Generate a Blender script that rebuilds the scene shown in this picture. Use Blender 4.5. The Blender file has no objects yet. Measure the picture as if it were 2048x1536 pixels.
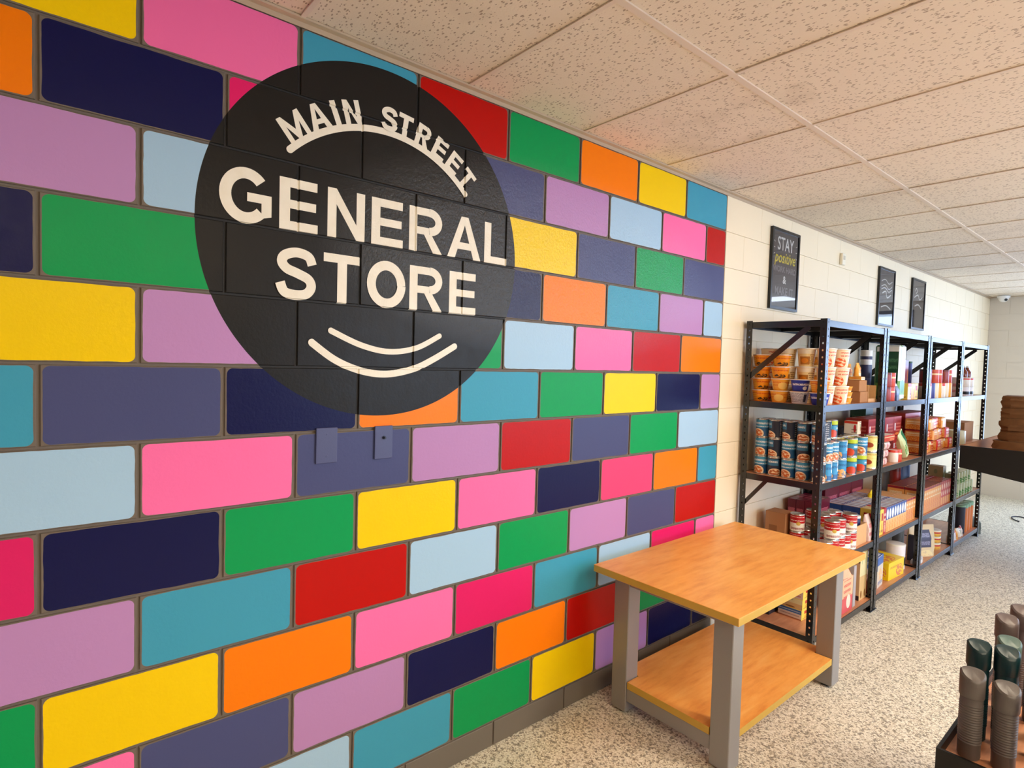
import bpy, bmesh, math, random
from mathutils import Vector, Matrix
random.seed(7)
PI = math.pi
sc = bpy.context.scene
col = sc.collection

# ------------------------------------------------------------------ camera
CAM = (1.7761, -3.0818, 1.560); YAW = -0.86669; PITCH = -0.03845; ROLL = 0.02799; FPX = 1161.96
fw = Vector((math.cos(PITCH)*math.sin(YAW), math.cos(PITCH)*math.cos(YAW), math.sin(PITCH)))
rt = fw.cross(Vector((0, 0, 1))).normalized(); up = rt.cross(fw)
rt, up = rt*math.cos(ROLL)+up*math.sin(ROLL), -rt*math.sin(ROLL)+up*math.cos(ROLL)
cd = bpy.data.cameras.new('camera'); cam = bpy.data.objects.new('camera', cd); col.objects.link(cam)
cd.sensor_fit = 'HORIZONTAL'; cd.sensor_width = 36.0; cd.lens = FPX/2048*36.0
cd.clip_start = 0.02; cd.clip_end = 100
cam.matrix_world = Matrix(((rt.x, up.x, -fw.x, CAM[0]), (rt.y, up.y, -fw.y, CAM[1]), (rt.z, up.z, -fw.z, CAM[2]), (0, 0, 0, 1)))
sc.camera = cam

# ------------------------------------------------------------------ view, world, lights
sc.view_settings.view_transform = 'Standard'
sc.view_settings.look = 'None'
sc.view_settings.gamma = 1.0
sc.view_settings.use_curve_mapping = False
sc.view_settings.exposure = 0.26
SKY_S = 2.6; TROFFER_S = 20.5; DAY_W = 110.0
w = bpy.data.worlds.new('daylight_sky'); sc.world = w; w.use_nodes = True
w.node_tree.nodes['Background'].inputs[0].default_value = (0.62, 0.80, 1.0, 1)
w.node_tree.nodes['Background'].inputs[1].default_value = SKY_S

def area(name, loc, rot, sx, sy, power, colr):
    l = bpy.data.lights.new(name, 'AREA'); l.shape = 'RECTANGLE'; l.size = sx; l.size_y = sy
    l.energy = power; l.color = colr
    o = bpy.data.objects.new(name, l); o.location = loc; o.rotation_euler = rot; col.objects.link(o); return o
# daylight entering through the shop windows of the far wall and of the right-hand wall
area('daylight_far', (2.66, 6.95, 1.45), (-PI/2, 0, 0), 3.5, 1.9, DAY_W, (0.40, 0.58, 1.0))
area('daylight_side', (5.0, 2.2, 1.45), (0, PI/2, 0), 1.9, 5.2, DAY_W*1.0, (0.62, 0.76, 1.0))

# ------------------------------------------------------------------ helpers
def lin(c):
    return tuple(((v/255.0)/12.92 if v/255.0 <= 0.04045 else ((v/255.0+0.055)/1.055)**2.4) for v in c)+(1.0,)

class MB:
    def __init__(s): s.v = []; s.f = []; s.m = []; s.uv = []
    def quad(s, pts, m=0, uvs=None):
        i = len(s.v); s.v += [tuple(p) for p in pts]; s.f.append(tuple(range(i, i+len(pts)))); s.m.append(m)
        s.uv.append(uvs if uvs else [(0.5, 0.5)]*len(pts))
    def box(s, a, b, m=(0, 0, 0), rz=0.0, skip=''):
        # m = materials of (front/back +-x, sides +-y, top/bottom)
        if isinstance(m, int): m = (m, m, m)
        x0, y0, z0 = a; x1, y1, z1 = b
        U = [(0, 0), (1, 0), (1, 1), (0, 1)]
        F = [([(x1, y0, z0), (x1, y1, z0), (x1, y1, z1), (x1, y0, z1)], m[0], 'X'),
             ([(x0, y1, z0), (x0, y0, z0), (x0, y0, z1), (x0, y1, z1)], m[0], 'x'),
             ([(x0, y0, z0), (x1, y0, z0), (x1, y0, z1), (x0, y0, z1)], m[1], 'y'),
             ([(x1, y1, z0), (x0, y1, z0), (x0, y1, z1), (x1, y1, z1)], m[1], 'Y'),
             ([(x0, y0, z1), (x1, y0, z1), (x1, y1, z1), (x0, y1, z1)], m[2], 'Z'),
             ([(x0, y1, z0), (x1, y1, z0), (x1, y0, z0), (x0, y0, z0)], m[2], 'z')]
        for p, mm, k in F:
            if k not in skip: s.quad(p, mm, U)
    def lathe(s, prof, n=20, c=(0, 0), ms=None, cap0=True, cap1=True):
        # prof = [(r,z),...]; ms material per segment
        z0 = prof[0][1]; z1 = prof[-1][1]
        for k in range(len(prof)-1):
            (r0, a), (r1, b) = prof[k], prof[k+1]
            for i in range(n):
                t0 = 2*PI*i/n; t1 = 2*PI*(i+1)/n
                P = lambda r, t, z: (c[0]+r*math.cos(t), c[1]+r*math.sin(t), z)
                va = (a-z0)/(z1-z0+1e-9); vb = (b-z0)/(z1-z0+1e-9)
                s.quad([P(r0, t0, a), P(r0, t1, a), P(r1, t1, b), P(r1, t0, b)], ms[k] if ms else 0,
                       [(i/n, va), ((i+1)/n, va), ((i+1)/n, vb), (i/n, vb)])
        if cap0: s.quad([(c[0]+prof[0][0]*math.cos(-2*PI*i/n), c[1]+prof[0][0]*math.sin(-2*PI*i/n), z0) for i in range(n)], ms[0] if ms else 0)
        if cap1: s.quad([(c[0]+prof[-1][0]*math.cos(2*PI*i/n), c[1]+prof[-1][0]*math.sin(2*PI*i/n), z1) for i in range(n)], ms[-1] if ms else 0)
    def mesh(s, name, mats, smooth=False, weld=True):
        me = bpy.data.meshes.new(name); me.from_pydata(s.v, [], s.f)
        for m in mats: me.materials.append(m)
        uvl = me.uv_layers.new(name='UVMap')
        k = 0
        for fi, u in enumerate(s.uv):
            me.polygons[fi].material_index = s.m[fi]
            for q in u: uvl.data[k].uv = q; k += 1
        if weld:
            bm = bmesh.new(); bm.from_mesh(me); bmesh.ops.remove_doubles(bm, verts=bm.verts, dist=1e-5); bm.to_mesh(me); bm.free()
        if smooth:
            me.shade_smooth()
            try: me.set_sharp_from_angle(angle=math.radians(35))
            except Exception: pass
        return me

def obj(name, me, parent=None, loc=None, rz=0.0):
    o = bpy.data.objects.new(name, me); col.objects.link(o)
    if parent is not None: o.parent = parent
    if loc is not None: o.location = loc
    if rz: o.rotation_euler = (0, 0, rz)
    return o
def tag(o, label, cat, group=None):
    o['label'] = label; o['category'] = cat
    if group: o['group'] = group
    return o
def struct(o): o['kind'] = 'structure'; return o
def empty(name, loc, label, cat, group=None, rz=0):
    o = bpy.data.objects.new(name, None); col.objects.link(o); o.location = loc; o.rotation_euler = (0, 0, rz); o.empty_display_size = .05
    return tag(o, label, cat, group)
def boxmesh(name, a, b, mat, bev=0.0, segs=1):
    m = MB(); m.box(a, b); me = m.mesh(name, [mat])
    if bev:
        bm = bmesh.new(); bm.from_mesh(me)
        bmesh.ops.bevel(bm, geom=bm.edges[:], offset=bev, segments=segs, affect='EDGES', profile=0.5)
        bm.to_mesh(me); bm.free()
    return me

# ------------------------------------------------------------------ node materials
class NT:
    def __init__(s, name):
        s.mat = bpy.data.materials.new(name); s.mat.use_nodes = True
        s.t = s.mat.node_tree; s.b = s.t.nodes['Principled BSDF']
    def n(s, kind, **kw):
        o = s.t.nodes.new(kind)
        for k, v in kw.items(): setattr(o, k, v)
        return o
    def l(s, a, b): s.t.links.new(a, b)
    def val(s, sock, v):
        if hasattr(v, 'is_output') or isinstance(v, bpy.types.NodeSocket): s.l(v, sock)
        else: sock.default_value = v
    def math(s, op, a, b=0.0, c=None):
        o = s.n('ShaderNodeMath', operation=op); s.val(o.inputs[0], a); s.val(o.inputs[1], b)
        if c is not None: s.val(o.inputs[2], c)
        return o.outputs[0]
    def mix(s, f, a, b):
        o = s.n('ShaderNodeMix', data_type='RGBA'); s.val(o.inputs[0], f); s.val(o.inputs[6], a); s.val(o.inputs[7], b); return o.outputs[2]
    def noise(s, vec, scale, detail=2.0, rough=.5):
        o = s.n('ShaderNodeTexNoise'); s.l(vec, o.inputs['Vector']); o.inputs['Scale'].default_value = scale
        o.inputs['Detail'].default_value = detail; o.inputs['Roughness'].default_value = rough; return o.outputs['Fac']
    def ramp(s, f, stops):
        o = s.n('ShaderNodeValToRGB'); s.l(f, o.inputs[0]); e = o.color_ramp.elements
        while len(e) < len(stops): e.new(0.5)
        for k, (p, c) in enumerate(stops): e[k].position = p; e[k].color = c
        return o.outputs[0]
    def bump(s, h, strength, dist=0.002):
        o = s.n('ShaderNodeBump'); s.val(o.inputs['Height'], h); s.val(o.inputs['Strength'], strength); o.inputs['Distance'].default_value = dist
        s.l(o.outputs[0], s.b.inputs['Normal'])
    def pos(s): return s.n('ShaderNodeNewGeometry').outputs['Position']
    def objc(s): return s.n('ShaderNodeTexCoord').outputs['Object']

def flat(name, c, rough=.5, metal=0.0, spec=.5, bump=0, bscale=400, var=0.0):
    t = NT(name); cc = lin(c)
    t.b.inputs['Roughness'].default_value = rough; t.b.inputs['Metallic'].default_value = metal
    t.b.inputs['Specular IOR Level'].default_value = spec
    if var or bump:
        nz = t.noise(t.objc(), bscale if bump else 12, 3)
        k = 1-var
        t.val(t.b.inputs['Base Color'], t.mix(nz, tuple(v*k for v in cc[:3])+(1,), tuple(min(1, v*(1+var*.6)) for v in cc[:3])+(1,)))
        if bump: t.bump(nz, bump)
    else: t.b.inputs['Base Color'].default_value = cc
    return t.mat

def printed(name, base, shapes, rough=.35, metal=0.0):
    """flat print in UV space: rectangles, ellipses and lines of small print"""
    t = NT(name); uv = t.n('ShaderNodeTexCoord').outputs['UV']
    sp = t.n('ShaderNodeSeparateXYZ'); t.l(uv, sp.inputs[0]); u, v = sp.outputs[0], sp.outputs[1]
    c = t.mix(t.math('MULTIPLY', t.noise(uv, 9, 2), .25), lin(base), tuple(x*.75 for x in lin(base)[:3])+(1,))
    for s in shapes:
        k, a, b, cc, d, colr = s[0], s[1], s[2], s[3], s[4], lin(s[5])
        if k == 'e':
            du = t.math('DIVIDE', t.math('SUBTRACT', u, a), cc); dv = t.math('DIVIDE', t.math('SUBTRACT', v, b), d)
            m = t.math('LESS_THAN', t.math('ADD', t.math('MULTIPLY', du, du), t.math('MULTIPLY', dv, dv)), 1.0)
            if len(s) > 6: m = t.math('MULTIPLY', m, t.math('GREATER_THAN', t.noise(uv, s[6], 2), .45))
        else:
            m = t.math('LESS_THAN', t.math('ABSOLUTE', t.math('SUBTRACT', u, (a+cc)/2)), (cc-a)/2)
            m = t.math('MULTIPLY', m, t.math('LESS_THAN', t.math('ABSOLUTE', t.math('SUBTRACT', v, (b+d)/2)), (d-b)/2))
            if k == 't':
                ln = t.math('GREATER_THAN', t.math('FRACT', t.math('MULTIPLY', v, s[6])), .5)
                m = t.math('MULTIPLY', m, t.math('MULTIPLY', ln, t.math('GREATER_THAN', t.noise(uv, 45, 1), .47)))
        c = t.mix(m, c, colr)
    t.val(t.b.inputs['Base Color'], c)
    t.b.inputs['Roughness'].default_value = rough; t.b.inputs['Metallic'].default_value = metal
    return t.mat

# mural geometry constants
B = 0.2032; ZB = 0.103; ROOM_H = 2.557
CY, CZ, CR = -2.147, 1.937, 0.571
GREY = (118, 107, 96)
def circle_mask(t, P):
    sp = t.n('ShaderNodeSeparateXYZ'); t.l(P, sp.inputs[0])
    dy = t.math('SUBTRACT', sp.outputs[1], CY); dz = t.math('SUBTRACT', sp.outputs[2], CZ)
    d = t.math('SQRT', t.math('ADD', t.math('MULTIPLY', dy, dy), t.math('MULTIPLY', dz, dz)))
    return t.math('LESS_THAN', d, CR), sp
BLACK = (33, 31, 29)

def cmu_bump(t, P, s=.35):
    a = t.noise(P, 95, 4, .6)
    vo = t.n('ShaderNodeTexVoronoi'); t.l(P, vo.inputs['Vector']); vo.inputs['Scale'].default_value = 62; vo.inputs['Randomness'].default_value = 1
    pit = t.math('MULTIPLY', t.math('LESS_THAN', vo.outputs['Distance'], .20), t.math('GREATER_THAN', t.noise(P, 4.2, 2), .52))
    h = t.math('SUBTRACT', t.math('ADD', t.math('MULTIPLY', a, .7), t.math('MULTIPLY', t.noise(P, 26, 2), .5)), t.math('MULTIPLY', pit, .8))
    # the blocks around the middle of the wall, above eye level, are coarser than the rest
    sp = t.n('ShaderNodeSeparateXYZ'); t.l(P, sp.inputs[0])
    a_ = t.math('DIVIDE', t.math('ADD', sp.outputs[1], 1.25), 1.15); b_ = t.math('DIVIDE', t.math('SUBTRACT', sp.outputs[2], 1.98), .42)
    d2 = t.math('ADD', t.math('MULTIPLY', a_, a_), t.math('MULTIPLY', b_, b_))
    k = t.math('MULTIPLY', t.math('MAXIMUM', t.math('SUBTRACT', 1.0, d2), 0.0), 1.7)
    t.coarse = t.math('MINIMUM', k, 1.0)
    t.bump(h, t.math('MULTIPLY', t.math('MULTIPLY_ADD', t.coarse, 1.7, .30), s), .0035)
    return pit

def mural_mat():
    t = NT('mural_paint'); P = t.pos()
    inside, sp = circle_mask(t, P)
    oi = t.n('ShaderNodeObjectInfo')
    uv = t.n('ShaderNodeTexCoord').outputs['UV']; su = t.n('ShaderNodeSeparateXYZ'); t.l(uv, su.inputs[0])
    wob = t.math('MULTIPLY', t.math('SUBTRACT', t.noise(P, 14, 2), .5), .005)
    R = .016
    hx = t.math('SUBTRACT', t.math('MULTIPLY', oi.outputs['Alpha'], .4064/2), .0085+R)
    qx = t.math('MAXIMUM', t.math('SUBTRACT', t.math('ABSOLUTE', su.outputs[0]), hx), 0.0)
    qz = t.math('MAXIMUM', t.math('SUBTRACT', t.math('ABSOLUTE', su.outputs[1]), B/2-.0065-R), 0.0)
    d = t.math('ADD', t.math('SQRT', t.math('ADD', t.math('MULTIPLY', qx, qx), t.math('MULTIPLY', qz, qz))), wob)
    pm = t.math('LESS_THAN', d, R)
    c = t.mix(pm, lin(GREY), oi.outputs['Color'])
    c = t.mix(inside, c, lin(BLACK))
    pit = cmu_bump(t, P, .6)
    t.val(t.b.inputs['Base Color'], c)
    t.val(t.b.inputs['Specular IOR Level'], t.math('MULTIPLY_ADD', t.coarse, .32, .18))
    t.val(t.b.inputs['Roughness'], t.math('ADD', .24, t.math('MULTIPLY', t.noise(P, 30, 2), .2)))
    return t.mat
def joint_mat():
    t = NT('painted_joint'); P = t.pos(); inside, sp = circle_mask(t, P)
    c = t.mix(inside, lin(GREY), lin((22, 20, 19)))
    c = t.mix(t.math('GREATER_THAN', sp.outputs[1], 0.0), c, lin((246, 229, 198)))
    t.val(t.b.inputs['Base Color'], c); t.b.inputs['Roughness'].default_value = .6; cmu_bump(t, P, .3); return t.mat
def cream_mat(name, c=(250, 234, 203), b=.22):
    t = NT(name); P = t.pos()
    n1 = t.noise(P, 2.5, 3)
    t.val(t.b.inputs['Base Color'], t.mix(n1, tuple(v*.95 for v in lin(c)[:3])+(1,), lin(c)))
    t.b.inputs['Roughness'].default_value = .5
    cmu_bump(t, P, b); return t.mat
def base_mat():
    t = NT('base_paint'); P = t.pos(); sp = t.n('ShaderNodeSeparateXYZ'); t.l(P, sp.inputs[0])
    t.val(t.b.inputs['Base Color'], t.mix(t.math('GREATER_THAN', sp.outputs[1], 0.0), lin((112, 105, 95)), lin((236, 225, 204))))
    t.b.inputs['Roughness'].default_value = .5; cmu_bump(t, P, .2); return t.mat

def ceiling_mat():
    t = NT('fissured_tile'); P = t.pos()
    mp = t.n('ShaderNodeMapping'); t.l(P, mp.inputs[0]); mp.inputs['Scale'].default_value = (1.0, 1.9, 1.0)
    vo = t.n('ShaderNodeTexVoronoi'); t.l(mp.outputs[0], vo.inputs['Vector']); vo.inputs['Scale'].default_value = 68
    rnd = t.n('ShaderNodeSeparateColor'); t.l(vo.outputs['Color'], rnd.inputs[0])
    nz = t.math('MULTIPLY', t.math('SUBTRACT', t.noise(P, 120, 2), .5), .5)
    m = t.math('MULTIPLY', t.math('LESS_THAN', t.math('ADD', vo.outputs['Distance'], nz), t.math('MULTIPLY', rnd.outputs[1], .46)), t.math('GREATER_THAN', rnd.outputs[0], .15))
    stain = t.ramp(t.noise(P, 1.3, 4, .65), [(.60, (1, 1, 1, 1)), (.74, (.80, .78, .75, 1))])
    c = t.mix(t.math('MULTIPLY', m, .62), lin((236, 222, 202)), lin((132, 102, 74)))
    mm = t.n('ShaderNodeMix', data_type='RGBA', blend_type='MULTIPLY'); mm.inputs[0].default_value = 1
    t.l(c, mm.inputs[6]); t.l(stain, mm.inputs[7])
    t.val(t.b.inputs['Base Color'], mm.outputs[2]); t.b.inputs['Roughness'].default_value = .9
    t.bump(t.math('SUBTRACT', t.math('MULTIPLY', t.noise(P, 160, 2), .4), m), .5, .003)
    return t.mat
def floor_mat():
    t = NT('flake_epoxy_floor'); P = t.pos()
    vo = t.n('ShaderNodeTexVoronoi'); t.l(P, vo.inputs['Vector']); vo.inputs['Scale'].default_value = 190
    s = t.n('ShaderNodeSeparateColor'); t.l(vo.outputs['Color'], s.inputs[0])
    vb = t.n('ShaderNodeTexVoronoi'); t.l(P, vb.inputs['Vector']); vb.inputs['Scale'].default_value = 105
    s2 = t.n('ShaderNodeSeparateColor'); t.l(vb.outputs['Color'], s2.inputs[0])
    c1 = t.ramp(s.outputs[0], [(0, lin((140, 130, 112))), (.22, lin((200, 190, 170))), (.5, lin((232, 226, 208))), (1, lin((252, 248, 236)))])
    c2 = t.mix(t.math('MULTIPLY', t.math('GREATER_THAN', s2.outputs[1], .86), .65), c1, lin((108, 99, 86)))
    t.val(t.b.inputs['Base Color'], c2); t.b.inputs['Roughness'].default_value = .42
    t.b.inputs['Specular IOR Level'].default_value = .4
    t.bump(t.noise(P, 60, 3), .15, .002); return t.mat
def wood_mat(name, c0, c1, c2, sx=1.0):
    t = NT(name); P = t.pos()
    mp = t.n('ShaderNodeMapping'); t.l(P, mp.inputs[0]); mp.inputs['Scale'].default_value = (9, 1.6, 9)
    g = t.noise(mp.outputs[0], 3.0, 5, .62)
    br = t.n('ShaderNodeTexBrick'); mq = t.n('ShaderNodeMapping'); t.l(P, mq.inputs[0]); mq.inputs['Rotation'].default_value = (0, 0, PI/2); mq.inputs['Location'].default_value = (.31, .17, 0)
    t.l(mq.outputs[0], br.inputs['Vector']); br.inputs['Scale'].default_value = 1.0
    br.inputs['Color1'].default_value = (0, 0, 0, 1); br.inputs['Color2'].default_value = (1, 1, 1, 1); br.inputs['Mortar'].default_value = (.35, .35, .35, 1)
    br.inputs['Mortar Size'].default_value = .0012; br.inputs['Brick Width'].default_value = .42; br.inputs['Row Height'].default_value = .043
    c = t.ramp(g, [(.25, lin(c0)), (.5, lin(c1)), (.75, lin(c2))])
    sv = t.n('ShaderNodeSeparateColor'); t.l(br.outputs['Color'], sv.inputs[0])
    mm = t.mix(t.math('MULTIPLY', sv.outputs[0], .22), c, lin(c0))
    t.val(t.b.inputs['Base Color'], mm); t.b.inputs['Roughness'].default_value = .36
    return t.mat

M_MURAL = mural_mat(); M_JOINT = joint_mat(); M_CREAM = cream_mat('cream_block_paint'); M_BASE = base_mat()
M_FAR = cream_mat('far_wall_paint', (214, 203, 188), .15)
M_TILE = ceiling_mat(); M_FLOOR = floor_mat()
M_RUN = flat('runner_enamel', (230, 214, 196), .45)
M_MOLD = flat('wall_angle_enamel', (196, 176, 150), .45)
M_ROOM = flat('taupe_room_wall', (120, 112, 102), .7)
M_WHITE = flat('white_wall', (232, 226, 214), .6)
M_LETTER = NT('cream_sign_paint'); _t = M_LETTER; _P = _t.pos()
_t.val(_t.b.inputs['Base Color'], _t.mix(_t.noise(_P, 22, 3), lin((240, 230, 208)), lin((255, 250, 236)))); _t.b.inputs['Roughness'].default_value = .45; cmu_bump(_t, _P, .25); M_LETTER = _t.mat
M_BLK = flat('black_rack_enamel', (26, 25, 26), .27, 0, .6, 0, 900, .2)
M_BOARD = wood_mat('particle_board', (176, 112, 78), (205, 140, 102), (222, 163, 124))
M_GREYLEG = flat('grey_leg_enamel', (150, 147, 146), .38, .25, .5, .06, 700, .08)
M_TOP = wood_mat('butcher_block', (226, 142, 62), (248, 176, 88), (255, 196, 112))
M_EDGE = flat('yellow_edge_band', (206, 166, 66), .45, 0, .5, 0, 10, .12)
M_RUB = flat('black_rubber', (18, 18, 18), .8)
M_METAL = flat('tin_plate', (205, 203, 198), .25, .85)
M_CARD = flat('brown_cardboard', (176, 124, 82), .85, 0, .3, .1, 60, .1)
M_CARD2 = flat('light_cardboard', (218, 170, 122), .85, 0, .3, .1, 60, .08)
M_KRAFT = flat('kraft_paper', (116, 80, 48), .85, 0, .3, .4, 30, .3)
M_WPL = flat('white_plastic', (235, 233, 230), .35)
M_BPL = flat('black_plastic', (15, 15, 16), .3)

# ------------------------------------------------------------------ room shell
XR, YB, YF = 4.9, -4.6, 6.50
wl = struct(obj('wall_left', boxmesh('wall_left', (-.16, YB, 0), (-.006, YF, 2.62), M_JOINT)))
fl = struct(obj('floor', boxmesh('floor', (-.16, YB-.1, -.1), (XR+.1, YF+.1, 0), M_FLOOR)))
def wallbox(name, parts, mat):
    m = MB()
    for a, b in parts: m.box(a, b)
    return struct(obj(name, m.mesh(name, [mat], weld=False)))
FY = YF
# far wall with a wide shop window beyond the part in view
WX0, WX1, WZ0, WZ1 = .86, 4.45, .5, 2.45
wallbox('wall_far', [((-.16, FY, 0), (WX0, FY+.15, 2.62)), ((WX1, FY, 0), (XR, FY+.15, 2.62)), ((WX0, FY, 0), (WX1, FY+.15, WZ0)), ((WX0, FY, WZ1), (WX1, FY+.15, 2.62))], M_FAR)
WY0, WY1 = -.4, 4.8
wallbox('wall_right', [((XR, YB, 0), (XR+.15, WY0, 2.62)), ((XR, WY1, 0), (XR+.15, FY+.15, 2.62)), ((XR, WY0, 0), (XR+.15, WY1, WZ0)), ((XR, WY0, WZ1), (XR+.15, WY1, 2.62))], M_ROOM)
wallbox('wall_back', [((-.16, YB-.15, 0), (XR+.15, YB, 2.62))], M_ROOM)
g = NT('window_pane'); tr = g.n('ShaderNodeBsdfTransparent'); gl = g.n('ShaderNodeBsdfGlossy'); gl.inputs['Roughness'].default_value = .02
mx = g.n('ShaderNodeMixShader'); mx.inputs[0].default_value = .07; g.l(tr.outputs[0], mx.inputs[1]); g.l(gl.outputs[0], mx.inputs[2])
g.l(mx.outputs[0], g.t.nodes['Material Output'].inputs['Surface']); M_PANE = g.mat
def window(name, horizontal, a0, a1, c):
    f = MB(); n = 4; W = .05
    def bar(p0, p1, z0, z1):
        if horizontal: f.box((p0, c+.04, z0), (p1, c+.11, z1))
        else: f.box((c+.04, p0, z0), (c+.11, p1, z1))
    root = struct(obj(name, None)) if False else None
    bar(a0, a1, WZ0, WZ0+W); bar(a0, a1, WZ1-W, WZ1)
    for k in range(n+1):
        p = a0+(a1-a0)*k/n; p0 = max(a0, p-W/2) if k else a0; p1 = min(a1, p0+W) if k < n else a1
        if k == n: p0 = a1-W
        bar(p0, p1, WZ0+W, WZ1-W)
    o = struct(obj(name, f.mesh(name, [M_BLK], weld=False)))
    for k in range(n):
        p0 = a0+(a1-a0)*k/n+.02; p1 = a0+(a1-a0)*(k+1)/n-.02
        q = MB()
        if horizontal: q.box((p0, c+.07, WZ0+.03), (p1, c+.076, WZ1-.03))
        else: q.box((c+.07, p0, WZ0+.03), (c+.076, p1, WZ1-.03))
        obj('pane', q.mesh('pane', [M_PANE]), o)
window('window_1', True, WX0, WX1, FY)
window('window_2', False, WY0, WY1, XR)

# ---- wall blocks
def block_mesh(name, width, h, mat, g_=.0035, ch=.0018, gv=None):
    D = .0062; gv = g_ if gv is None else gv
    hw, hh = width/2-gv, h/2-g_
    o = [(-hw, -hh), (hw, -hh), (hw, hh), (-hw, hh)]; i = [(-hw+ch, -hh+ch), (hw-ch, -hh+ch), (hw-ch, hh-ch), (-hw+ch, hh-ch)]
    m = MB()
    m.quad([(0, y, z) for y, z in i], 0, i)
    for k in range(4):
        a, b = o[k], o[(k+1) % 4]; c, d = i[(k+1) % 4], i[k]
        m.quad([(-ch, *a), (-ch, *b), (0, *c), (0, *d)], 0, [a, b, c, d])
        m.quad([(-D, *a), (-D, *b), (-ch, *b), (-ch, *a)], 0, [a, b, b, a])
    return m.mesh(name, [mat])
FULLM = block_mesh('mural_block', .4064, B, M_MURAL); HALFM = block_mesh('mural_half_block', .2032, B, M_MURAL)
FULLC = block_mesh('cream_block', .4064, B, M_CREAM, .0010, .0012, .0004); HALFC = block_mesh('cream_half_block', .2032, B, M_CREAM, .0010, .0012, .0004)
BASEB = block_mesh('base_block', .4064, ZB, M_BASE)
PAL = dict(Y=(255, 214, 0), O=(255, 130, 0), R=(190, 8, 0), M=(228, 30, 106), P=(255, 116, 178), L=(190, 140, 196), B=(168, 204, 232),
           T=(66, 160, 190), G=(0, 158, 84), S=(74, 80, 124), N=(12, 16, 72), K=(12, 16, 72))
ROWS = ["TYOGRTPYGNP", "RPBLSGMNOTL", "SGSYRBBLTPG", "BLTONSPGNYR", "ORPBGRLYSGT", "LNYGTONSTPM", "BGSRLSPBROY", "TOmNPYGNMLB",
        "RSLGBRTLNYO", "PMBTMPOYGTS", "NGRONLSPRBY", "NNLYGTBPOLN"]
PAL['m'] = (244, 70, 124)
nb = 0
for r, row in enumerate(ROWS):
    zc = ZB+(12-r-.5)*B
    u = 24
    for k, ch in enumerate(row):
        wdt = 1 if (r % 2 == 1 and k == 0) else 2
        u0 = u-wdt; y0 = (u0-24)*B
        if y0 < YB: break
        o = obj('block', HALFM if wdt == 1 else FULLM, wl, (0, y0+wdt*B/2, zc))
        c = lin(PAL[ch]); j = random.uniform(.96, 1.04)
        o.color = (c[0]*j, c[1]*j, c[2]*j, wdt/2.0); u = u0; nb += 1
    # cream side
    y = 0.0
    if r % 2 == 1: obj('block', HALFC, wl, (0, B/2, zc)); y = B; nb += 1
    far = MB()
    while y+.4064 < YF+.01:
        if y < 4.9: obj('block', FULLC, wl, (0, y+.2032, zc)); nb += 1
        y += .4064
far = MB()
for r in range(12):
    zc = ZB+(12-r-.5)*B; y = B if r % 2 else 0.0
    while y < YF-.05:
        y1 = min(y+.4064, YF)
        if y >= 4.9: far.box((-.006, y+.0035, zc-B/2+.0035), (0, y1-.0035, zc+B/2-.0035))
        y += .4064
o = obj('distant_blocks', far.mesh('distant_blocks', [M_CREAM], weld=False), wl); o['kind'] = 'stuff'
y = -4.06
while y < YF-.4:
    obj('base_block', BASEB, wl, (0, y+.2032, ZB/2)); y += .4064

# far wall blocks (shallow, barely seen)
for r in range(12):
    zc = ZB+(12-r-.5)*B; x = 0.0 if r % 2 else -.2032
    while x < WX0-.02:
        x0, x1 = max(x, 0), min(x+.4064, WX0-.002)
        if x1-x0 > .05:
            m = MB(); m.box((x0+.002, FY-.0025, zc-B/2+.002), (x1-.002, FY, zc+B/2-.002))
            obj('block', m.mesh('far_block', [M_FAR]), bpy.data.objects['wall_far'])
        x += .4064

# ---- lettering painted on the blocks
S_ = .205
def arcpts(cx, cy, rx, ry, a0, a1, n=26):
    return [(cx+rx*math.cos(math.radians(a0+(a1-a0)*k/n)), cy+ry*math.sin(math.radians(a0+(a1-a0)*k/n))) for k in range(n+1)]
def strip(pts, wd):
    out = []; n = len(pts); L = []; R = []
    for k in range(n):
        a = Vector(pts[max(0, k-1)]); b = Vector(pts[min(n-1, k+1)]); d = (b-a).normalized(); nn = Vector((-d.y, d.x))*wd/2
        p = Vector(pts[k]); L.append(tuple(p+nn)); R.append(tuple(p-nn))
    for k in range(n-1): out.append([R[k], R[k+1], L[k+1], L[k]])
    return out
def rect(a, b, c, d): return [(a, b), (c, b), (c, d), (a, d)]
def catmull(P, n=6):
    Q = [P[0]]+P+[P[-1]]; out = []
    for k in range(1, len(Q)-2):
        p0, p1, p2, p3 = [Vector(q) for q in Q[k-1:k+3]]
        for j in range(n):
            t = j/n
            out.append(tuple(.5*((2*p1)+(-p0+p2)*t+(2*p0-5*p1+4*p2-p3)*t*t+(-p0+3*p1-3*p2+p3)*t**3)))
    out.append(tuple(P[-1])); return out
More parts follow.
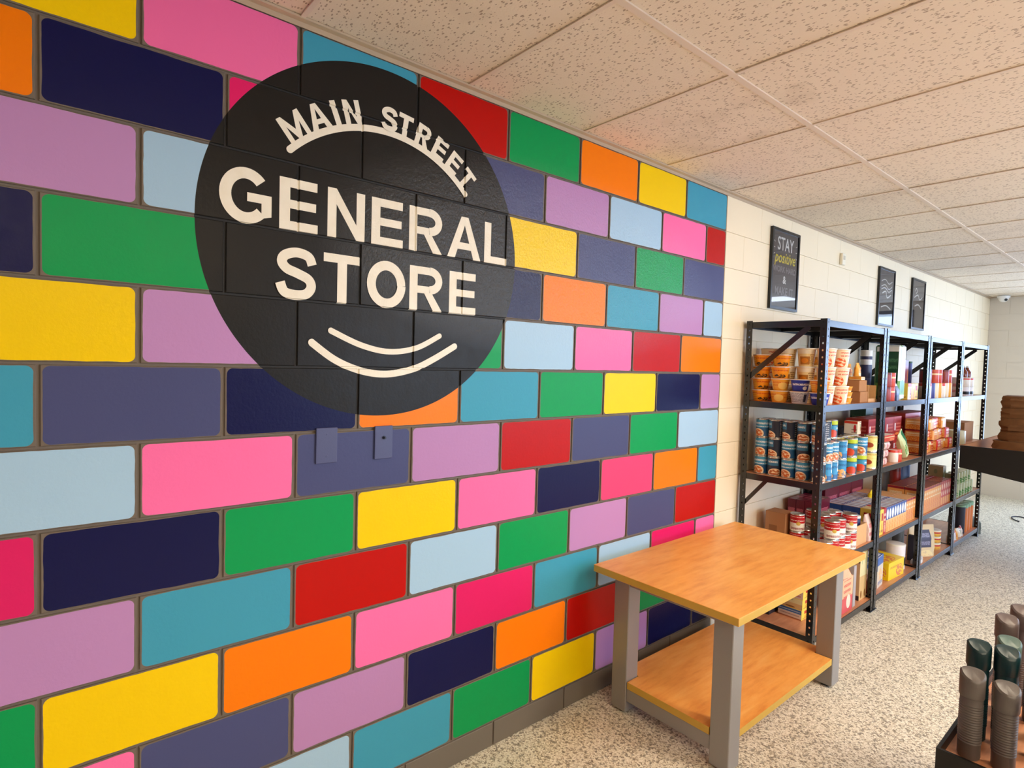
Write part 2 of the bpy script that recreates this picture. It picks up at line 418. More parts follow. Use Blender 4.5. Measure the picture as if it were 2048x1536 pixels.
def letter(ch, w_, s=S_):
    h = s/2
    if ch == 'E': return [rect(0, 0, s, 1), rect(s, 0, w_, s*.86), rect(s, .42, w_*.95, .42+s*.82), rect(s, 1-s*.86, w_*.98, 1)]
    if ch == 'L': return [rect(0, 0, s, 1), rect(s, 0, w_, s*.86)]
    if ch == 'T': return [rect(0, 1-s*.86, w_, 1), rect(w_/2-h, 0, w_/2+h, 1-s*.86)]
    if ch == 'I': return [rect(0, 0, s, 1)]
    if ch == 'N': return [rect(0, 0, s*.92, 1), rect(w_-s*.92, 0, w_, 1), [(s*.92, 1), (s*.92, .68), (w_-s*.92, 0), (w_-s*.92, .32)]]
    if ch == 'M': return [rect(0, 0, s*.85, 1), rect(w_-s*.85, 0, w_, 1), [(s*.85, 1), (s*.85, .6), (w_/2-h*.6, 0), (w_/2, .38)], [(w_-s*.85, .6), (w_-s*.85, 1), (w_/2, .38), (w_/2+h*.6, 0)], [(w_/2-h*.6, 0), (w_/2+h*.6, 0), (w_/2, .38)]]
    if ch == 'A': return [[(0, 0), (s*1.08, 0), (w_/2, .8), (w_/2, 1), (w_/2-h, 1)], [(w_-s*1.08, 0), (w_, 0), (w_/2+h, 1), (w_/2, 1), (w_/2, .8)], rect(w_*.27, .22, w_*.73, .22+s*.8)]
    if ch == 'O': return strip(arcpts(w_/2, .5, w_/2-h, .5-h+.01, 0, 360, 40), s)
    if ch == 'G': return strip(arcpts(w_/2, .5, w_/2-h, .5-h+.015, 42, 318, 36), s)+[rect(w_*.52, .40, w_, .40+s*.8), [(w_-s*.9, .12), (w_, .17), (w_, .41), (w_-s*.9, .41)]]
    if ch == 'R': return [rect(0, 0, s, 1), rect(s, 1-s*.84, w_*.6, 1), rect(s, .40, w_*.6, .40+s*.8)]+strip(arcpts(w_*.6, .70+.0, w_*.4-h, .30-h*.83, 90, -90, 14), s*.92)+[[(w_*.42, .42), (w_*.66, .42), (w_, 0), (w_-s*1.2, 0)]]
    if ch == 'S':
        P = [(.90, .70), (.80, .86), (.5, .915), (.22, .84), (.14, .71), (.26, .585), (.52, .51), (.80, .41), (.87, .26), (.74, .12), (.48, .085), (.2, .13), (.09, .31)]
        return strip(catmull([(x*w_, z) for x, z in P], 6), s*.92)
ybed = [(u-24)*B for u in range(0, 25)]
def paint(name, polys, xf, label):
    bm = bmesh.new()
    lay = bm.verts.layers.float.new('coat')
    for pi_, p in enumerate(polys):
        vs = [bm.verts.new((0, *xf(q))) for q in p]
        for v_ in vs: v_[lay] = pi_*.00006
        try: f = bm.faces.new(vs)
        except Exception: continue
    bmesh.ops.triangulate(bm, faces=bm.faces[:])
    zmin = min(v.co.z for v in bm.verts); zmax = max(v.co.z for v in bm.verts); ym = min(v.co.y for v in bm.verts); yM = max(v.co.y for v in bm.verts)
    g0, g1 = .0042, .0022
    beds = [ZB+k*B for k in range(13) if zmin-.01 < ZB+k*B < zmax+.01]
    for z in beds:
        for dz in (-g0, -g1, g1, g0):
            bmesh.ops.bisect_plane(bm, geom=bm.verts[:]+bm.edges[:]+bm.faces[:], plane_co=(0, 0, z+dz), plane_no=(0, 0, 1))
    heads = [u for u in range(0, 25) if ym-.01 < (u-24)*B < yM+.01]
    for u in heads:
        for d in (-g0, -g1, g1, g0):
            bmesh.ops.bisect_plane(bm, geom=bm.verts[:]+bm.edges[:]+bm.faces[:], plane_co=(0, (u-24)*B+d, 0), plane_no=(0, 1, 0))
    for v in bm.verts:
        x = .0007
        if any(abs(v.co.z-z) < g0-.0005 for z in beds): x = -.0048
        else:
            rr = 12-int(math.floor((v.co.z-ZB)/B))-1      # course from the top
            for u in heads:
                if (u % 2) == (rr % 2) and abs(v.co.y-(u-24)*B) < g0-.0005: x = -.0048
        v.co.x = x+v[lay]
    bmesh.ops.recalc_face_normals(bm, faces=bm.faces[:])
    for f in bm.faces:
        if f.normal.x < 0: f.normal_flip()
    me = bpy.data.meshes.new(name); bm.to_mesh(me); bm.free(); me.materials.append(M_LETTER)
    o = obj(name, me, wl); o['label'] = label; return o
def word(chars, z0, h, spans):
    for ch, (a, b) in zip(chars, spans):
        w_ = (b-a)/h
        paint('painted_letter', letter(ch, w_), lambda q: (a+q[0]*h, z0+q[1]*h), 'cream painted capital letter '+ch)
word('GENERAL', 1.935, .153, [(-2.658, -2.517), (-2.494, -2.378), (-2.347, -2.222), (-2.198, -2.081), (-2.057, -1.922), (-1.899, -1.748), (-1.731, -1.621)])
word('STORE', 1.730, .154, [(-2.502, -2.381), (-2.357, -2.235), (-2.211, -2.068), (-2.051, -1.916), (-1.886, -1.766)])
AC = (-2.147, 1.868)
def arcword():
    for ch, ang, wd in [('M', 129.3, .078), ('A', 119.0, .070), ('I', 111.6, .020), ('N', 104.8, .058), ('S', 89.2, .056), ('T', 82.0, .056), ('R', 73.4, .056), ('E', 64.6, .054), ('E', 56.3, .054), ('T', 47.9, .056)]:
        h = .076; th = math.radians(ang)
        ur = Vector((math.cos(th), math.sin(th))); ut = Vector((math.sin(th), -math.cos(th)))
        base = Vector(AC)+ur*.447-ut*wd/2
        paint('painted_letter', letter(ch, wd/h, .24), lambda q: tuple(base+ut*q[0]*h+ur*q[1]*h), 'small cream painted capital letter '+ch+' of the arched words')
arcword()
def rounded(pts, wd):
    a = Vector(pts[0]); b = Vector(pts[1]); d = (a-b).normalized(); a0 = math.degrees(math.atan2(d.y, d.x))
    e = Vector(pts[-1]); f = Vector(pts[-2]); d2 = (e-f).normalized(); a1 = math.degrees(math.atan2(d2.y, d2.x))
    return strip(pts, wd)+[arcpts(a.x, a.y, wd/2, wd/2, a0-90, a0+90, 8), arcpts(e.x, e.y, wd/2, wd/2, a1-90, a1+90, 8)]
paint('painted_arc', rounded(arcpts(AC[0], AC[1], .440, .440, 136.5, 43.5, 40), .021), lambda q: q, 'cream painted arc under the words of the arch')
paint('painted_smile', rounded(catmull([(-2.331, 1.642), (-2.227, 1.600), (-2.125, 1.582), (-2.02, 1.598), (-1.925, 1.645)], 8), .019), lambda q: q, 'upper short curve of the smile')
paint('painted_smile', rounded(catmull([(-2.392, 1.602), (-2.314, 1.549), (-2.225, 1.516), (-2.132, 1.506), (-2.03, 1.525), (-1.95, 1.56), (-1.859, 1.610)], 8), .023), lambda q: q, 'lower long curve of the smile')

# ---- ceiling
ce = struct(obj('ceiling', boxmesh('ceiling', (-.16, YB-.1, 2.60), (XR+.1, YF+.1, 2.68), M_WHITE)))
xs = [0.012, .705, 1.925, 3.145, 4.365, XR-.002]
lights = {(3, -6), (3, -4), (2, -1), (3, 0), (2, 8)}
k0 = int(math.floor(YB/.61)); k1 = int(math.ceil(YF/.61))
CT = ROOM_H
for i in range(len(xs)-1):
    for k in range(k0, k1):
        ya, yb = max(YB+.004, k*.61), min(YF-.004, (k+1)*.61)
        if yb-ya < .05: continue
        if (i, k) in lights: continue
        m = MB(); dz = random.uniform(0, .0015)
        m.box((xs[i]+.004, ya+.003, CT+.004+dz), (xs[i+1]-.004, yb-.003, CT+.018))
        obj('ceiling_tile', m.mesh('ceiling_tile', [M_TILE]), ce)
for x in xs[1:-1]:
    obj('main_runner', boxmesh('main_runner', (x-.011, YB, CT-.0015), (x+.011, YF, CT+.004), M_RUN), ce)
for i in range(len(xs)-1):
    for k in range(k0+1, k1):
        obj('cross_runner', boxmesh('cross_runner', (xs[i]+(.0 if i == 0 else .0112), k*.61-.0075, CT-.0005), (xs[i+1]-.0112, k*.61+.0075, CT+.0035), M_RUN), ce)
obj('wall_angle', boxmesh('wall_angle', (0.0005, YB, CT-.004), (.024, YF, CT+.003), M_MOLD), ce)
m = MB(); m.box((0.0005, YB, CT-.019), (.003, YF, CT-.004)); obj('wall_angle', m.mesh('wall_angle', [M_MOLD]), ce)
m = MB(); m.box((.024, YF-.024, CT-.004), (WX1, YF-.003, CT+.003)); obj('wall_angle', m.mesh('wall_angle', [M_MOLD]), ce)
# recessed fluorescent fixtures in the grid, outside the frame
em = NT('fluorescent_diffuser'); em.b.inputs['Emission Color'].default_value = (1.0, .83, .61, 1); em.b.inputs['Emission Strength'].default_value = TROFFER_S
em.b.inputs['Base Color'].default_value = (.9, .9, .9, 1); M_EM = em.mat
em2 = NT('cool_diffuser'); em2.b.inputs['Emission Color'].default_value = (.86, .93, 1.0, 1); em2.b.inputs['Emission Strength'].default_value = 4.5; M_EM2 = em2.mat
for n_, (i, k) in enumerate(sorted(lights)):
    ya, yb = k*.61, (k+1)*.61
    e = empty('ceiling_light', ((xs[i]+xs[i+1])/2, (ya+yb)/2, CT), 'flush fluorescent ceiling light %s' % ['over the aisle beside the table of bottles', 'close to the shop window', 'in the outer tile row far behind the camera', 'in the outer tile row just behind the camera', 'in the outer tile row by the side window'][n_], 'ceiling light', 'fluorescent ceiling fixtures')
    hx, hy = (xs[i+1]-xs[i])/2-.012, .305-.009
    obj('diffuser', boxmesh('diffuser', (-hx+.02, -hy+.02, .002), (hx-.02, hy-.02, .01), M_EM2 if k > 4 else M_EM), e)
    f = MB(); f.box((-hx, -hy, .001), (hx, -hy+.018, .03)); f.box((-hx, hy-.018, .001), (hx, hy, .03)); f.box((-hx, -hy+.018, .001), (-hx+.018, hy-.018, .03)); f.box((hx-.018, -hy+.018, .001), (hx, hy-.018, .03))
    obj('fixture_frame', f.mesh('fixture_frame', [M_WPL], weld=False), e)

# ------------------------------------------------------------------ display table
def notched(name, x0, x1, y0, y1, z0, z1, nx, ny, mats):
    P = [(x0+nx, y0), (x1-nx, y0), (x1-nx, y0+ny), (x1, y0+ny), (x1, y1-ny), (x1-nx, y1-ny), (x1-nx, y1), (x0+nx, y1), (x0+nx, y1-ny), (x0, y1-ny), (x0, y0+ny), (x0+nx, y0+ny)]
    m = MB(); m.quad([(x, y, z1) for x, y in P], 0); m.quad([(x, y, z0) for x, y in reversed(P)], 0)
    for k in range(len(P)):
        a, b = P[k], P[(k+1) % len(P)]; m.quad([(*a, z0), (*b, z0), (*b, z1), (*a, z1)], 1)
    return m.mesh(name, mats)
TX0, TX1, TY0, TY1, TH = .066, .757, -1.118, .112, .662
LX0, LX1, LY0, LY1 = .118, .692, -1.030, .026
dt = empty('display_table', ((TX0+TX1)/2, (TY0+TY1)/2, 0), 'low butcher block display table with square grey legs against the painted wall', 'table')
def rel(root, a, b): return (a[0]-root.location.x, a[1]-root.location.y, a[2]-root.location.z), (b[0]-root.location.x, b[1]-root.location.y, b[2]-root.location.z)
def part(root, name, a, b, mat, bev=0.0):
    p, q = rel(root, a, b); c = Vector([(p[i]+q[i])/2 for i in range(3)])
    me = boxmesh(name, tuple(Vector(p)-c), tuple(Vector(q)-c), mat, bev); return obj(name, me, root, tuple(c))
m = MB(); m.box((TX0, TY0, TH-.031), (TX1, TY1, TH), (1, 1, 0)); me = m.mesh('table_top', [M_TOP, M_EDGE])
bm = bmesh.new(); bm.from_mesh(me); bmesh.ops.bevel(bm, geom=bm.edges[:], offset=.0015, segments=1, affect='EDGES'); bm.to_mesh(me); bm.free()
o = obj('table_top', me, dt, (-dt.location.x, -dt.location.y, 0)); o['label'] = 'orange brown wood top with a yellow edge band'
L = .082
for lx in (LX0, LX1-L):
    for ly in (LY0, LY1-L):
        lg = part(dt, 'leg', (lx, ly, .012), (lx+L, ly+L, TH-.031), M_GREYLEG, .003)
        ft = MB(); ft.lathe([(.026, -.012), (.03, -.006), (.03, 0)], 16)
        f = obj('foot', ft.mesh('foot', [M_RUB], True), lg, (0, 0, -(TH-.043)/2))
for a, b in [((LX0+L, LY0+.006), (LX1-L, LY0+.030)), ((LX0+L, LY1-.030), (LX1-L, LY1-.006)), ]:
    part(dt, 'apron', (a[0], a[1], TH-.031-.052), (b[0], b[1], TH-.031), M_GREYLEG, .002)
    part(dt, 'lower_rail', (a[0], a[1], .062), (b[0], b[1], .121), M_GREYLEG, .002)
for a, b in [((LX0+.010, LY0+L), (LX0+.034, LY1-L)), ((LX1-.075, LY0+L), (LX1-.05, LY1-L))]:
    part(dt, 'apron', (a[0], a[1], TH-.031-.03), (b[0], b[1], TH-.031), M_GREYLEG, .002)
me = notched('lower_shelf', LX0+.004, LX1-.004, LY0+.003, LY1-.003, .122, .152, L, L, [M_TOP, M_EDGE])
obj('lower_shelf', me, dt, (-dt.location.x, -dt.location.y, 0))

# ------------------------------------------------------------------ storage racks
RX0, RX1, UW, RH = .022, .477, .925, 1.835
LEV = [.082, .466, .934, 1.366, 1.832]
RY = [.235, 1.180, 2.130, 3.070]
def flange(m, org, du, n, W=.036, T=.002):
    """perforated strip: org corner, du direction of width, n normal"""
    pitch = .0381; N = 48; hz = RH/N; r = .0048
    o = Vector(org); du = Vector(du); n = Vector(n)
    for k in range(N):
        z0 = k*hz; c = (W/2, z0+hz/2)
        O = [(0, z0), (W/2, z0), (W, z0), (W, z0+hz/2), (W, z0+hz), (W/2, z0+hz), (0, z0+hz), (0, z0+hz/2)]
        I = [(c[0]+r*math.cos(math.radians(a)), c[1]+1.25*r*math.sin(math.radians(a))) for a in (225, 270, 315, 0, 45, 90, 135, 180)]
        for s_ in (0, T):
            for j in range(8):
                q = [O[j], O[(j+1) % 8], I[(j+1) % 8], I[j]]
                pts = [o+du*a+Vector((0, 0, b))+n*s_ for a, b in q]
                m.quad(pts if s_ else pts[::-1])
def post_mesh(sx, sy):
    m = MB(); flange(m, (0, 0, 0), (sx, 0, 0), (0, sy, 0)); flange(m, (0, 0, 0), (0, sy, 0), (sx, 0, 0))
    me = m.mesh('post', [M_BLK]); return me
PM = {(sx, sy): post_mesh(sx, sy) for sx in (1, -1) for sy in (1, -1)}
FOOTM = boxmesh('foot_pad', (-.026, -.026, 0), (.026, .026, .006), M_BLK, .002)
def bar_mesh(name, p, q, wd, th, nrm):
    p, q, nrm = Vector(p), Vector(q), Vector(nrm); d = (q-p).normalized(); s_ = d.cross(nrm).normalized()*wd/2; t_ = nrm.normalized()*th
    m = MB(); a = [p-s_, q-s_, q+s_, p+s_]; b = [v+t_ for v in a]
    m.quad(a[::-1]); m.quad(b)
    for k in range(4): m.quad([a[k], a[(k+1) % 4], b[(k+1) % 4], b[k]])
    return m.mesh(name, [M_BLK])
def make_rack():
    r = bpy.data.objects.new('storage_rack', None); col.objects.link(r)
    D = RX1-RX0; W = UW
    for (x, y, sx, sy) in ((0, 0, 1, 1), (D, 0, -1, 1), (0, W, 1, -1), (D, W, -1, -1)):
        p = obj('post', PM[(sx, sy)], r, (x, y, .006)); obj('foot_pad', FOOTM, p, (sx*.02, sy*.02, -.006))
    for z in LEV:
        zt = z
        obj('beam', boxmesh('beam', (D-.0055, .002, zt-.034), (D-.0022, W-.002, zt+.002), M_BLK, .0006), r)
        obj('beam', boxmesh('beam', (.0022, .002, zt-.034), (.0055, W-.002, zt+.002), M_BLK, .0006), r)
        obj('side_beam', boxmesh('side_beam', (.004, .0022, zt-.034), (D-.004, .0055, zt+.002), M_BLK, .0006), r)
        obj('side_beam', boxmesh('side_beam', (.004, W-.0055, zt-.034), (D-.004, W-.0022, zt+.002), M_BLK, .0006), r)
        if z > 1.5:
            b = obj('shelf_panel', boxmesh('shelf_panel', (.008, .008, zt-.008), (D-.008, W-.008, zt-.002), M_BLK), r); b['label'] = 'black top panel'
            obj('cross_support', boxmesh('cross_support', (.01, W/2-.02, zt-.03), (D-.01, W/2+.02, zt-.009), M_BLK), r)
        else:
            obj('shelf_board', boxmesh('shelf_board', (.008, .008, zt-.013), (D-.008, W-.008, zt), M_BOARD), r)
    for yy, n in ((.006, (0, 1, 0)), (W-.006, (0, -1, 0))):
        obj('brace', bar_mesh('brace', (.012, yy, 1.50), (.36, yy, 1.80), .03, .002, n), r)
        obj('brace', bar_mesh('brace', (.012, yy, .735), (.155, yy, .905), .022, .002, n), r)
    return r
rack = make_rack()
def copy_tree(o, parent=None):
    c = o.copy(); col.objects.link(c)
    if parent: c.parent = parent
    for ch in list(o.children): copy_tree(ch, c)
    return c
RL = ['black perforated steel rack nearest the table, holding noodle cups and soup cans', 'black steel rack holding red boxes above blue pasta boxes, second from the table',
      'black steel rack third from the table, holding orange and red packages', 'black steel rack farthest from the table, mostly empty, beside the far corner']
for k, y in enumerate(RY):
    r = rack if k == 0 else copy_tree(rack)
    r.location = (RX0, y, 0); tag(r, RL[k], 'storage rack', 'black storage racks along the wall')

# ------------------------------------------------------------------ label prints
NAV = (24, 40, 70); 
P_CANDARK = printed('print_dark_soup', (30, 36, 52), [('r', 0, .06, 1, .94, (34, 44, 66)), ('t', .0, .14, .44, .9, (200, 196, 200), 9), ('r', .5, .55, .8, .9, (52, 118, 160)), ('t', .52, .6, .78, .85, (225, 235, 240), 5), ('e', .72, .16, .17, .24, (232, 205, 170)), ('e', .72, .16, .14, .19, (178, 92, 40), 14)])
P_CANBLUE = printed('print_blue_soup', (36, 90, 140), [('r', 0, .5, 1, .94, (66, 150, 198)), ('t', .1, .55, .9, .86, (230, 240, 245), 5), ('e', .36, .2, .15, .26, (236, 214, 180)), ('e', .36, .2, .12, .2, (205, 104, 42), 14), ('e', .86, .2, .15, .26, (236, 214, 180)), ('e', .86, .2, .12, .2, (205, 104, 42), 14)])
P_CANLIGHT = printed('print_light_blue_soup', (60, 150, 205), [('r', .05, .45, .2, .95, (235, 245, 250)), ('r', .55, .45, .7, .95, (235, 245, 250)), ('r', 0, .06, 1, .3, (40, 100, 160)), ('e', .3, .22, .13, .25, (240, 180, 110), 12), ('e', .8, .22, .13, .25, (240, 180, 110), 12), ('t', .2, .5, .9, .9, (30, 90, 150), 4)])
P_CANLIME = printed('print_lime_top_soup', (30, 60, 80), [('r', 0, .74, 1, .96, (196, 214, 56)), ('r', 0, .42, 1, .7, (64, 150, 190)), ('e', .3, .25, .12, .22, (214, 70, 36)), ('e', .85, .25, .12, .22, (214, 70, 36)), ('t', .4, .45, .9, .7, (240, 245, 240), 5)])
P_CANCREAM = printed('print_cream_can', (244, 226, 140), [('e', .3, .42, .12, .16, (160, 64, 30)), ('e', .85, .42, .12, .16, (160, 64, 30)), ('t', .1, .65, .95, .9, (190, 140, 50), 3), ('r', 0, .04, 1, .16, (250, 240, 190))])
P_CANRED = printed('print_red_white_soup', (244, 238, 226), [('r', 0, .5, 1, .96, (190, 18, 28)), ('t', .05, .62, .45, .86, (250, 245, 235), 3), ('t', .55, .62, .95, .86, (250, 245, 235), 3), ('e', .27, .48, .05, .1, (208, 170, 70)), ('e', .77, .48, .05, .1, (208, 170, 70)), ('t', .1, .1, .9, .38, (150, 40, 40), 4)])
P_BOWLO = printed('print_orange_bowl', (250, 158, 18), [('t', .02, .5, .98, .9, (214, 78, 10), 4), ('e', .3, .2, .13, .17, (40, 34, 30), 16), ('e', .8, .2, .13, .17, (40, 34, 30), 16), ('r', 0, 0, 1, .05, (236, 140, 20)), ('t', .4, .1, .65, .8, (255, 214, 90), 6)])
P_BOWLY = printed('print_amber_bowl', (250, 176, 60), [('t', .02, .4, .98, .85, (226, 110, 20), 4), ('e', .78, .4, .1, .3, (255, 214, 120)), ('r', .4, .1, .55, .8, (250, 226, 170))])
P_BOWLB = printed('print_blue_bowl', (24, 52, 170), [('t', .58, .35, .95, .8, (240, 244, 255), 3), ('e', .84, .28, .05, .16, (235, 240, 255)), ('r', .05, 0, .2, 1, (226, 226, 228))])
P_BOWLW = printed('print_bowl_back_label', (222, 222, 228), [('t', .55, .1, .9, .9, (70, 76, 110), 10), ('r', .86, .15, .92, .8, (60, 60, 80)), ('r', .1, 0, .4, 1, (24, 52, 160))])
P_CUP = printed('print_tall_cup', (248, 216, 180), [('e', .72, .25, .12, .27, (236, 92, 30), 10), ('t', .72, .5, .95, .92, (220, 90, 70), 6), ('r', .2, 0, .45, .55, (238, 130, 50)), ('e', .3, .3, .12, .2, (226, 90, 40)), ('r', .9, .1, .98, .6, (235, 235, 245))])
P_CUP2 = printed('print_cream_tall_cup', (250, 222, 160), [('r', .6, .1, .8, .55, (190, 120, 40)), ('t', .8, .1, .95, .9, (150, 110, 60), 9), ('r', .1, .7, .9, .92, (250, 238, 214)), ('e', .7, .32, .07, .14, (230, 140, 30))])
def pbox(name, base, shapes, **k): return printed(name, base, shapes, **k)
P_PASTA = pbox('print_blue_pasta_front', (48, 84, 160), [('r', 0, 0, 1, .5, (240, 190, 120)), ('e', .5, .72, .38, .2, (246, 248, 252)), ('e', .5, .25, .4, .2, (236, 150, 50), 12)])
P_PASTATOP = pbox('print_blue_pasta_top', (60, 100, 180), [('r', .08, .2, .92, .8, (232, 240, 250))])
P_PASTASIDE = pbox('print_blue_pasta_side', (50, 86, 160), [('t', .1, .15, .9, .8, (230, 236, 245), 9)])
P_YEL = pbox('print_yellow_box', (250, 218, 90), [('r', .2, .55, .8, .85, (190, 40, 40)), ('e', .5, .3, .3, .2, (226, 170, 60)), ('t', .1, .05, .9, .25, (150, 60, 30), 5)])
P_REDB = pbox('print_red_box', (190, 36, 44), [('t', .15, .5, .85, .9, (250, 226, 210), 5), ('e', .5, .25, .35, .2, (240, 180, 150), 10)])
P_MAROON = pbox('print_maroon_box', (112, 18, 44), [('t', .1, .35, .9, .85, (214, 110, 130), 4)])
P_ORB = pbox('print_orange_pasta_box', (240, 168, 92), [('e', .5, .3, .42, .24, (226, 120, 30), 12), ('t', .12, .55, .88, .9, (250, 236, 200), 5), ('r', 0, .9, 1, 1, (150, 30, 50))])
P_ORR = pbox('print_red_pasta_box', (214, 44, 36), [('e', .5, .78, .34, .12, (250, 200, 180)), ('e', .5, .5, .34, .1, (250, 200, 180)), ('r', .1, .02, .9, .34, (244, 170, 80))])
P_NAVY = pbox('print_navy_jar', (30, 34, 92), [('e', .7, .5, .06, .18, (235, 235, 245)), ('r', 0, .0, 1, .22, (230, 214, 190)), ('t', .5, .3, .95, .8, (200, 205, 230), 4)])
P_CHOC = pbox('print_cream_brown_box', (238, 226, 176), [('r', 0, 0, 1, .5, (224, 186, 130)), ('e', .5, .12, .2, .08, (150, 96, 40)), ('e', .5, .82, .12, .08, (190, 200, 150))])
P_CHOCS = pbox('print_brown_cocoa_side', (52, 32, 40), [('r', 0, .1, 1, .78, (208, 166, 124)), ('r', .2, .45, .4, .7, (70, 40, 30)), ('r', .6, .45, .8, .7, (80, 46, 32)), ('e', .3, .25, .1, .1, (120, 70, 40)), ('e', .7, .25, .1, .1, (120, 70, 40))])
P_RICE = pbox('print_orange_red_flap_box', (244, 190, 150), [('r', 0, 0, 1, .45, (214, 84, 90)), ('t', .1, .45, .8, .95, (200, 60, 60), 6), ('e', .6, .3, .2, .2, (250, 220, 200))])
P_RICES = pbox('print_red_flap_side', (176, 40, 34), [('e', .3, .3, .3, .22, (240, 160, 150), 9), ('r', 0, .72, 1, .86, (232, 180, 120)), ('r', .5, 0, 1, .3, (220, 190, 225))])
P_FISH = pbox('print_blue_cracker_front', (226, 214, 196), [('r', 0, .72, 1, 1, (40, 96, 176)), ('e', .5, .4, .35, .2, (236, 190, 130), 10), ('t', .1, .1, .9, .3, (60, 90, 160), 5)])
P_FISHS = pbox('print_blue_cracker_side', (232, 214, 200), [('r', 0, .55, 1, .95, (46, 100, 170)), ('t', .05, .55, .95, .8, (200, 220, 240), 5), ('t', .1, .2, .9, .4, (150, 110, 110), 5), ('r', 0, 0, 1, .12, (180, 110, 90))])
P_YELL = pbox('print_lemon_yellow_box', (250, 214, 20), [('e', .7, .4, .22, .34, (226, 130, 80), 9), ('t', .1, .5, .6, .85, (210, 140, 20), 4)])
P_CARTC = pbox('print_carton_top', (186, 132, 88), [('r', .2, .4, .6, .6, (150, 100, 62))])
P_REDBOX = pbox('print_dark_red_carton', (158, 28, 30), [('t', .3, .25, .9, .75, (214, 120, 104), 6), ('r', .12, .3, .26, .66, (236, 226, 226)), ('r', 0, .9, 1, 1, (176, 60, 50)), ('e', .5, .12, .3, .06, (220, 120, 60))])
P_JARS = [pbox('print_jar_%d' % i, b, sh) for i, (b, sh) in enumerate([
    ((238, 226, 214), [('e', .8, .45, .1, .3, (200, 40, 50)), ('t', .55, .1, .95, .4, (120, 60, 40), 5), ('r', 0, .8, 1, 1, (214, 60, 40))]),
    ((60, 62, 140), [('r', .7, .0, .95, 1, (222, 120, 90)), ('e', .8, .3, .08, .25, (110, 50, 40)), ('t', .5, .6, .95, .9, (240, 236, 230), 4)]),
    ((240, 220, 190), [('e', .75, .5, .08, .28, (90, 140, 60)), ('e', .88, .4, .06, .2, (214, 60, 30)), ('t', .5, .7, .95, .95, (90, 60, 90), 4)]),
    ((244, 170, 50), [('e', .8, .35, .12, .3, (230, 90, 20), 12), ('r', .5, .7, 1, .9, (250, 230, 200))]),
    ((206, 70, 44), [('r', 0, .6, 1, .72, (250, 210, 160)), ('t', .5, .1, .95, .5, (250, 190, 120), 5)]),
    ((150, 40, 34), [('e', .8, .5, .1, .25, (240, 150, 60), 12), ('r', 0, .85, 1, 1, (110, 20, 20))])])]
P_GRN = pbox('print_green_vegetable', (214, 222, 170), [('r', .55, .4, .95, .95, (28, 110, 60)), ('e', .3, .3, .2, .22, (90, 150, 60), 9), ('t', .6, .05, .95, .35, (60, 110, 60), 5)])
P_GREENBAG = pbox('print_green_bag', (24, 70, 44), [('r', 0, .88, 1, 1, (222, 222, 222)), ('t', .15, .45, .9, .8, (70, 120, 84), 8), ('r', .0, .05, 1, .3, (88, 128, 56))])
P_GREENBAG2 = pbox('print_green_bag_front', (236, 244, 248), [('r', 0, .1, 1, .35, (110, 170, 80)), ('e', .5, .25, .3, .12, (60, 140, 70)), ('r', 0, .0, .16, 1, (40, 110, 50))])
P_NAVBOT = pbox('print_navy_bottle', (44, 52, 96), [('r', 0, .8, 1, .92, (230, 232, 238)), ('r', 0, .3, 1, .5, (70, 80, 130))])
P_REDPK = pbox('print_red_packet', (196, 30, 40), [('e', .4, .5, .25, .14, (240, 190, 170), 7), ('t', .1, .6, .9, .9, (244, 200, 190), 4), ('r', .4, .05, .6, .3, (60, 30, 26))])
P_ORPK = pbox('print_orange_pouch', (252, 178, 66), [('t', .2, .4, .8, .8, (216, 110, 40), 4), ('r', .1, .05, .9, .25, (250, 238, 200)), ('e', .5, .55, .12, .1, (236, 120, 40))])
P_CHIP = pbox('print_chip_canister', (236, 130, 60), [('r', 0, .9, 1, 1, (150, 190, 150)), ('r', .6, .1, .95, .38, (60, 44, 92)), ('r', .5, .5, .9, .62, (110, 40, 30)), ('r', .5, .7, .95, .78, (120, 40, 30)), ('t', .6, .4, .95, .9, (250, 220, 180), 5)])
P_WIN = pbox('print_pasta_window_bag', (226, 204, 166), [('r', .2, .3, .75, .85, (74, 74, 100)), ('t', .25, .35, .7, .8, (150, 150, 180), 4), ('e', .6, .12, .35, .1, (240, 220, 170), 9)])
P_STK = pbox('print_pink_bag', (232, 200, 188), [('t', .2, .2, .9, .8, (200, 60, 80), 3)])
P_TUNA = pbox('print_pale_can', (238, 230, 190), [('e', .85, .4, .05, .3, (60, 110, 50)), ('t', .6, .5, .95, .8, (150, 150, 90), 3)])
P_WTUB = pbox('print_white_tub', (236, 228, 232), [('r', 0, .18, 1, .52, (20, 20, 24)), ('r', .6, .3, .9, .34, (200, 220, 210))])
P_AMB = flat('amber_glass', (120, 48, 22), .15)
P_TEAL = flat('dark_teal_lid', (20, 62, 84), .4); P_DKB = flat('dark_box', (40, 38, 52), .6)
P_CLEAR = flat('cloudy_jug_plastic', (128, 132, 126), .25)
P_BAG = flat('grey_canvas', (120, 124, 116), .85, 0, .3, .3, 50, .15)
P_BLUCAP = flat('blue_lid_plastic', (96, 130, 190), .35)

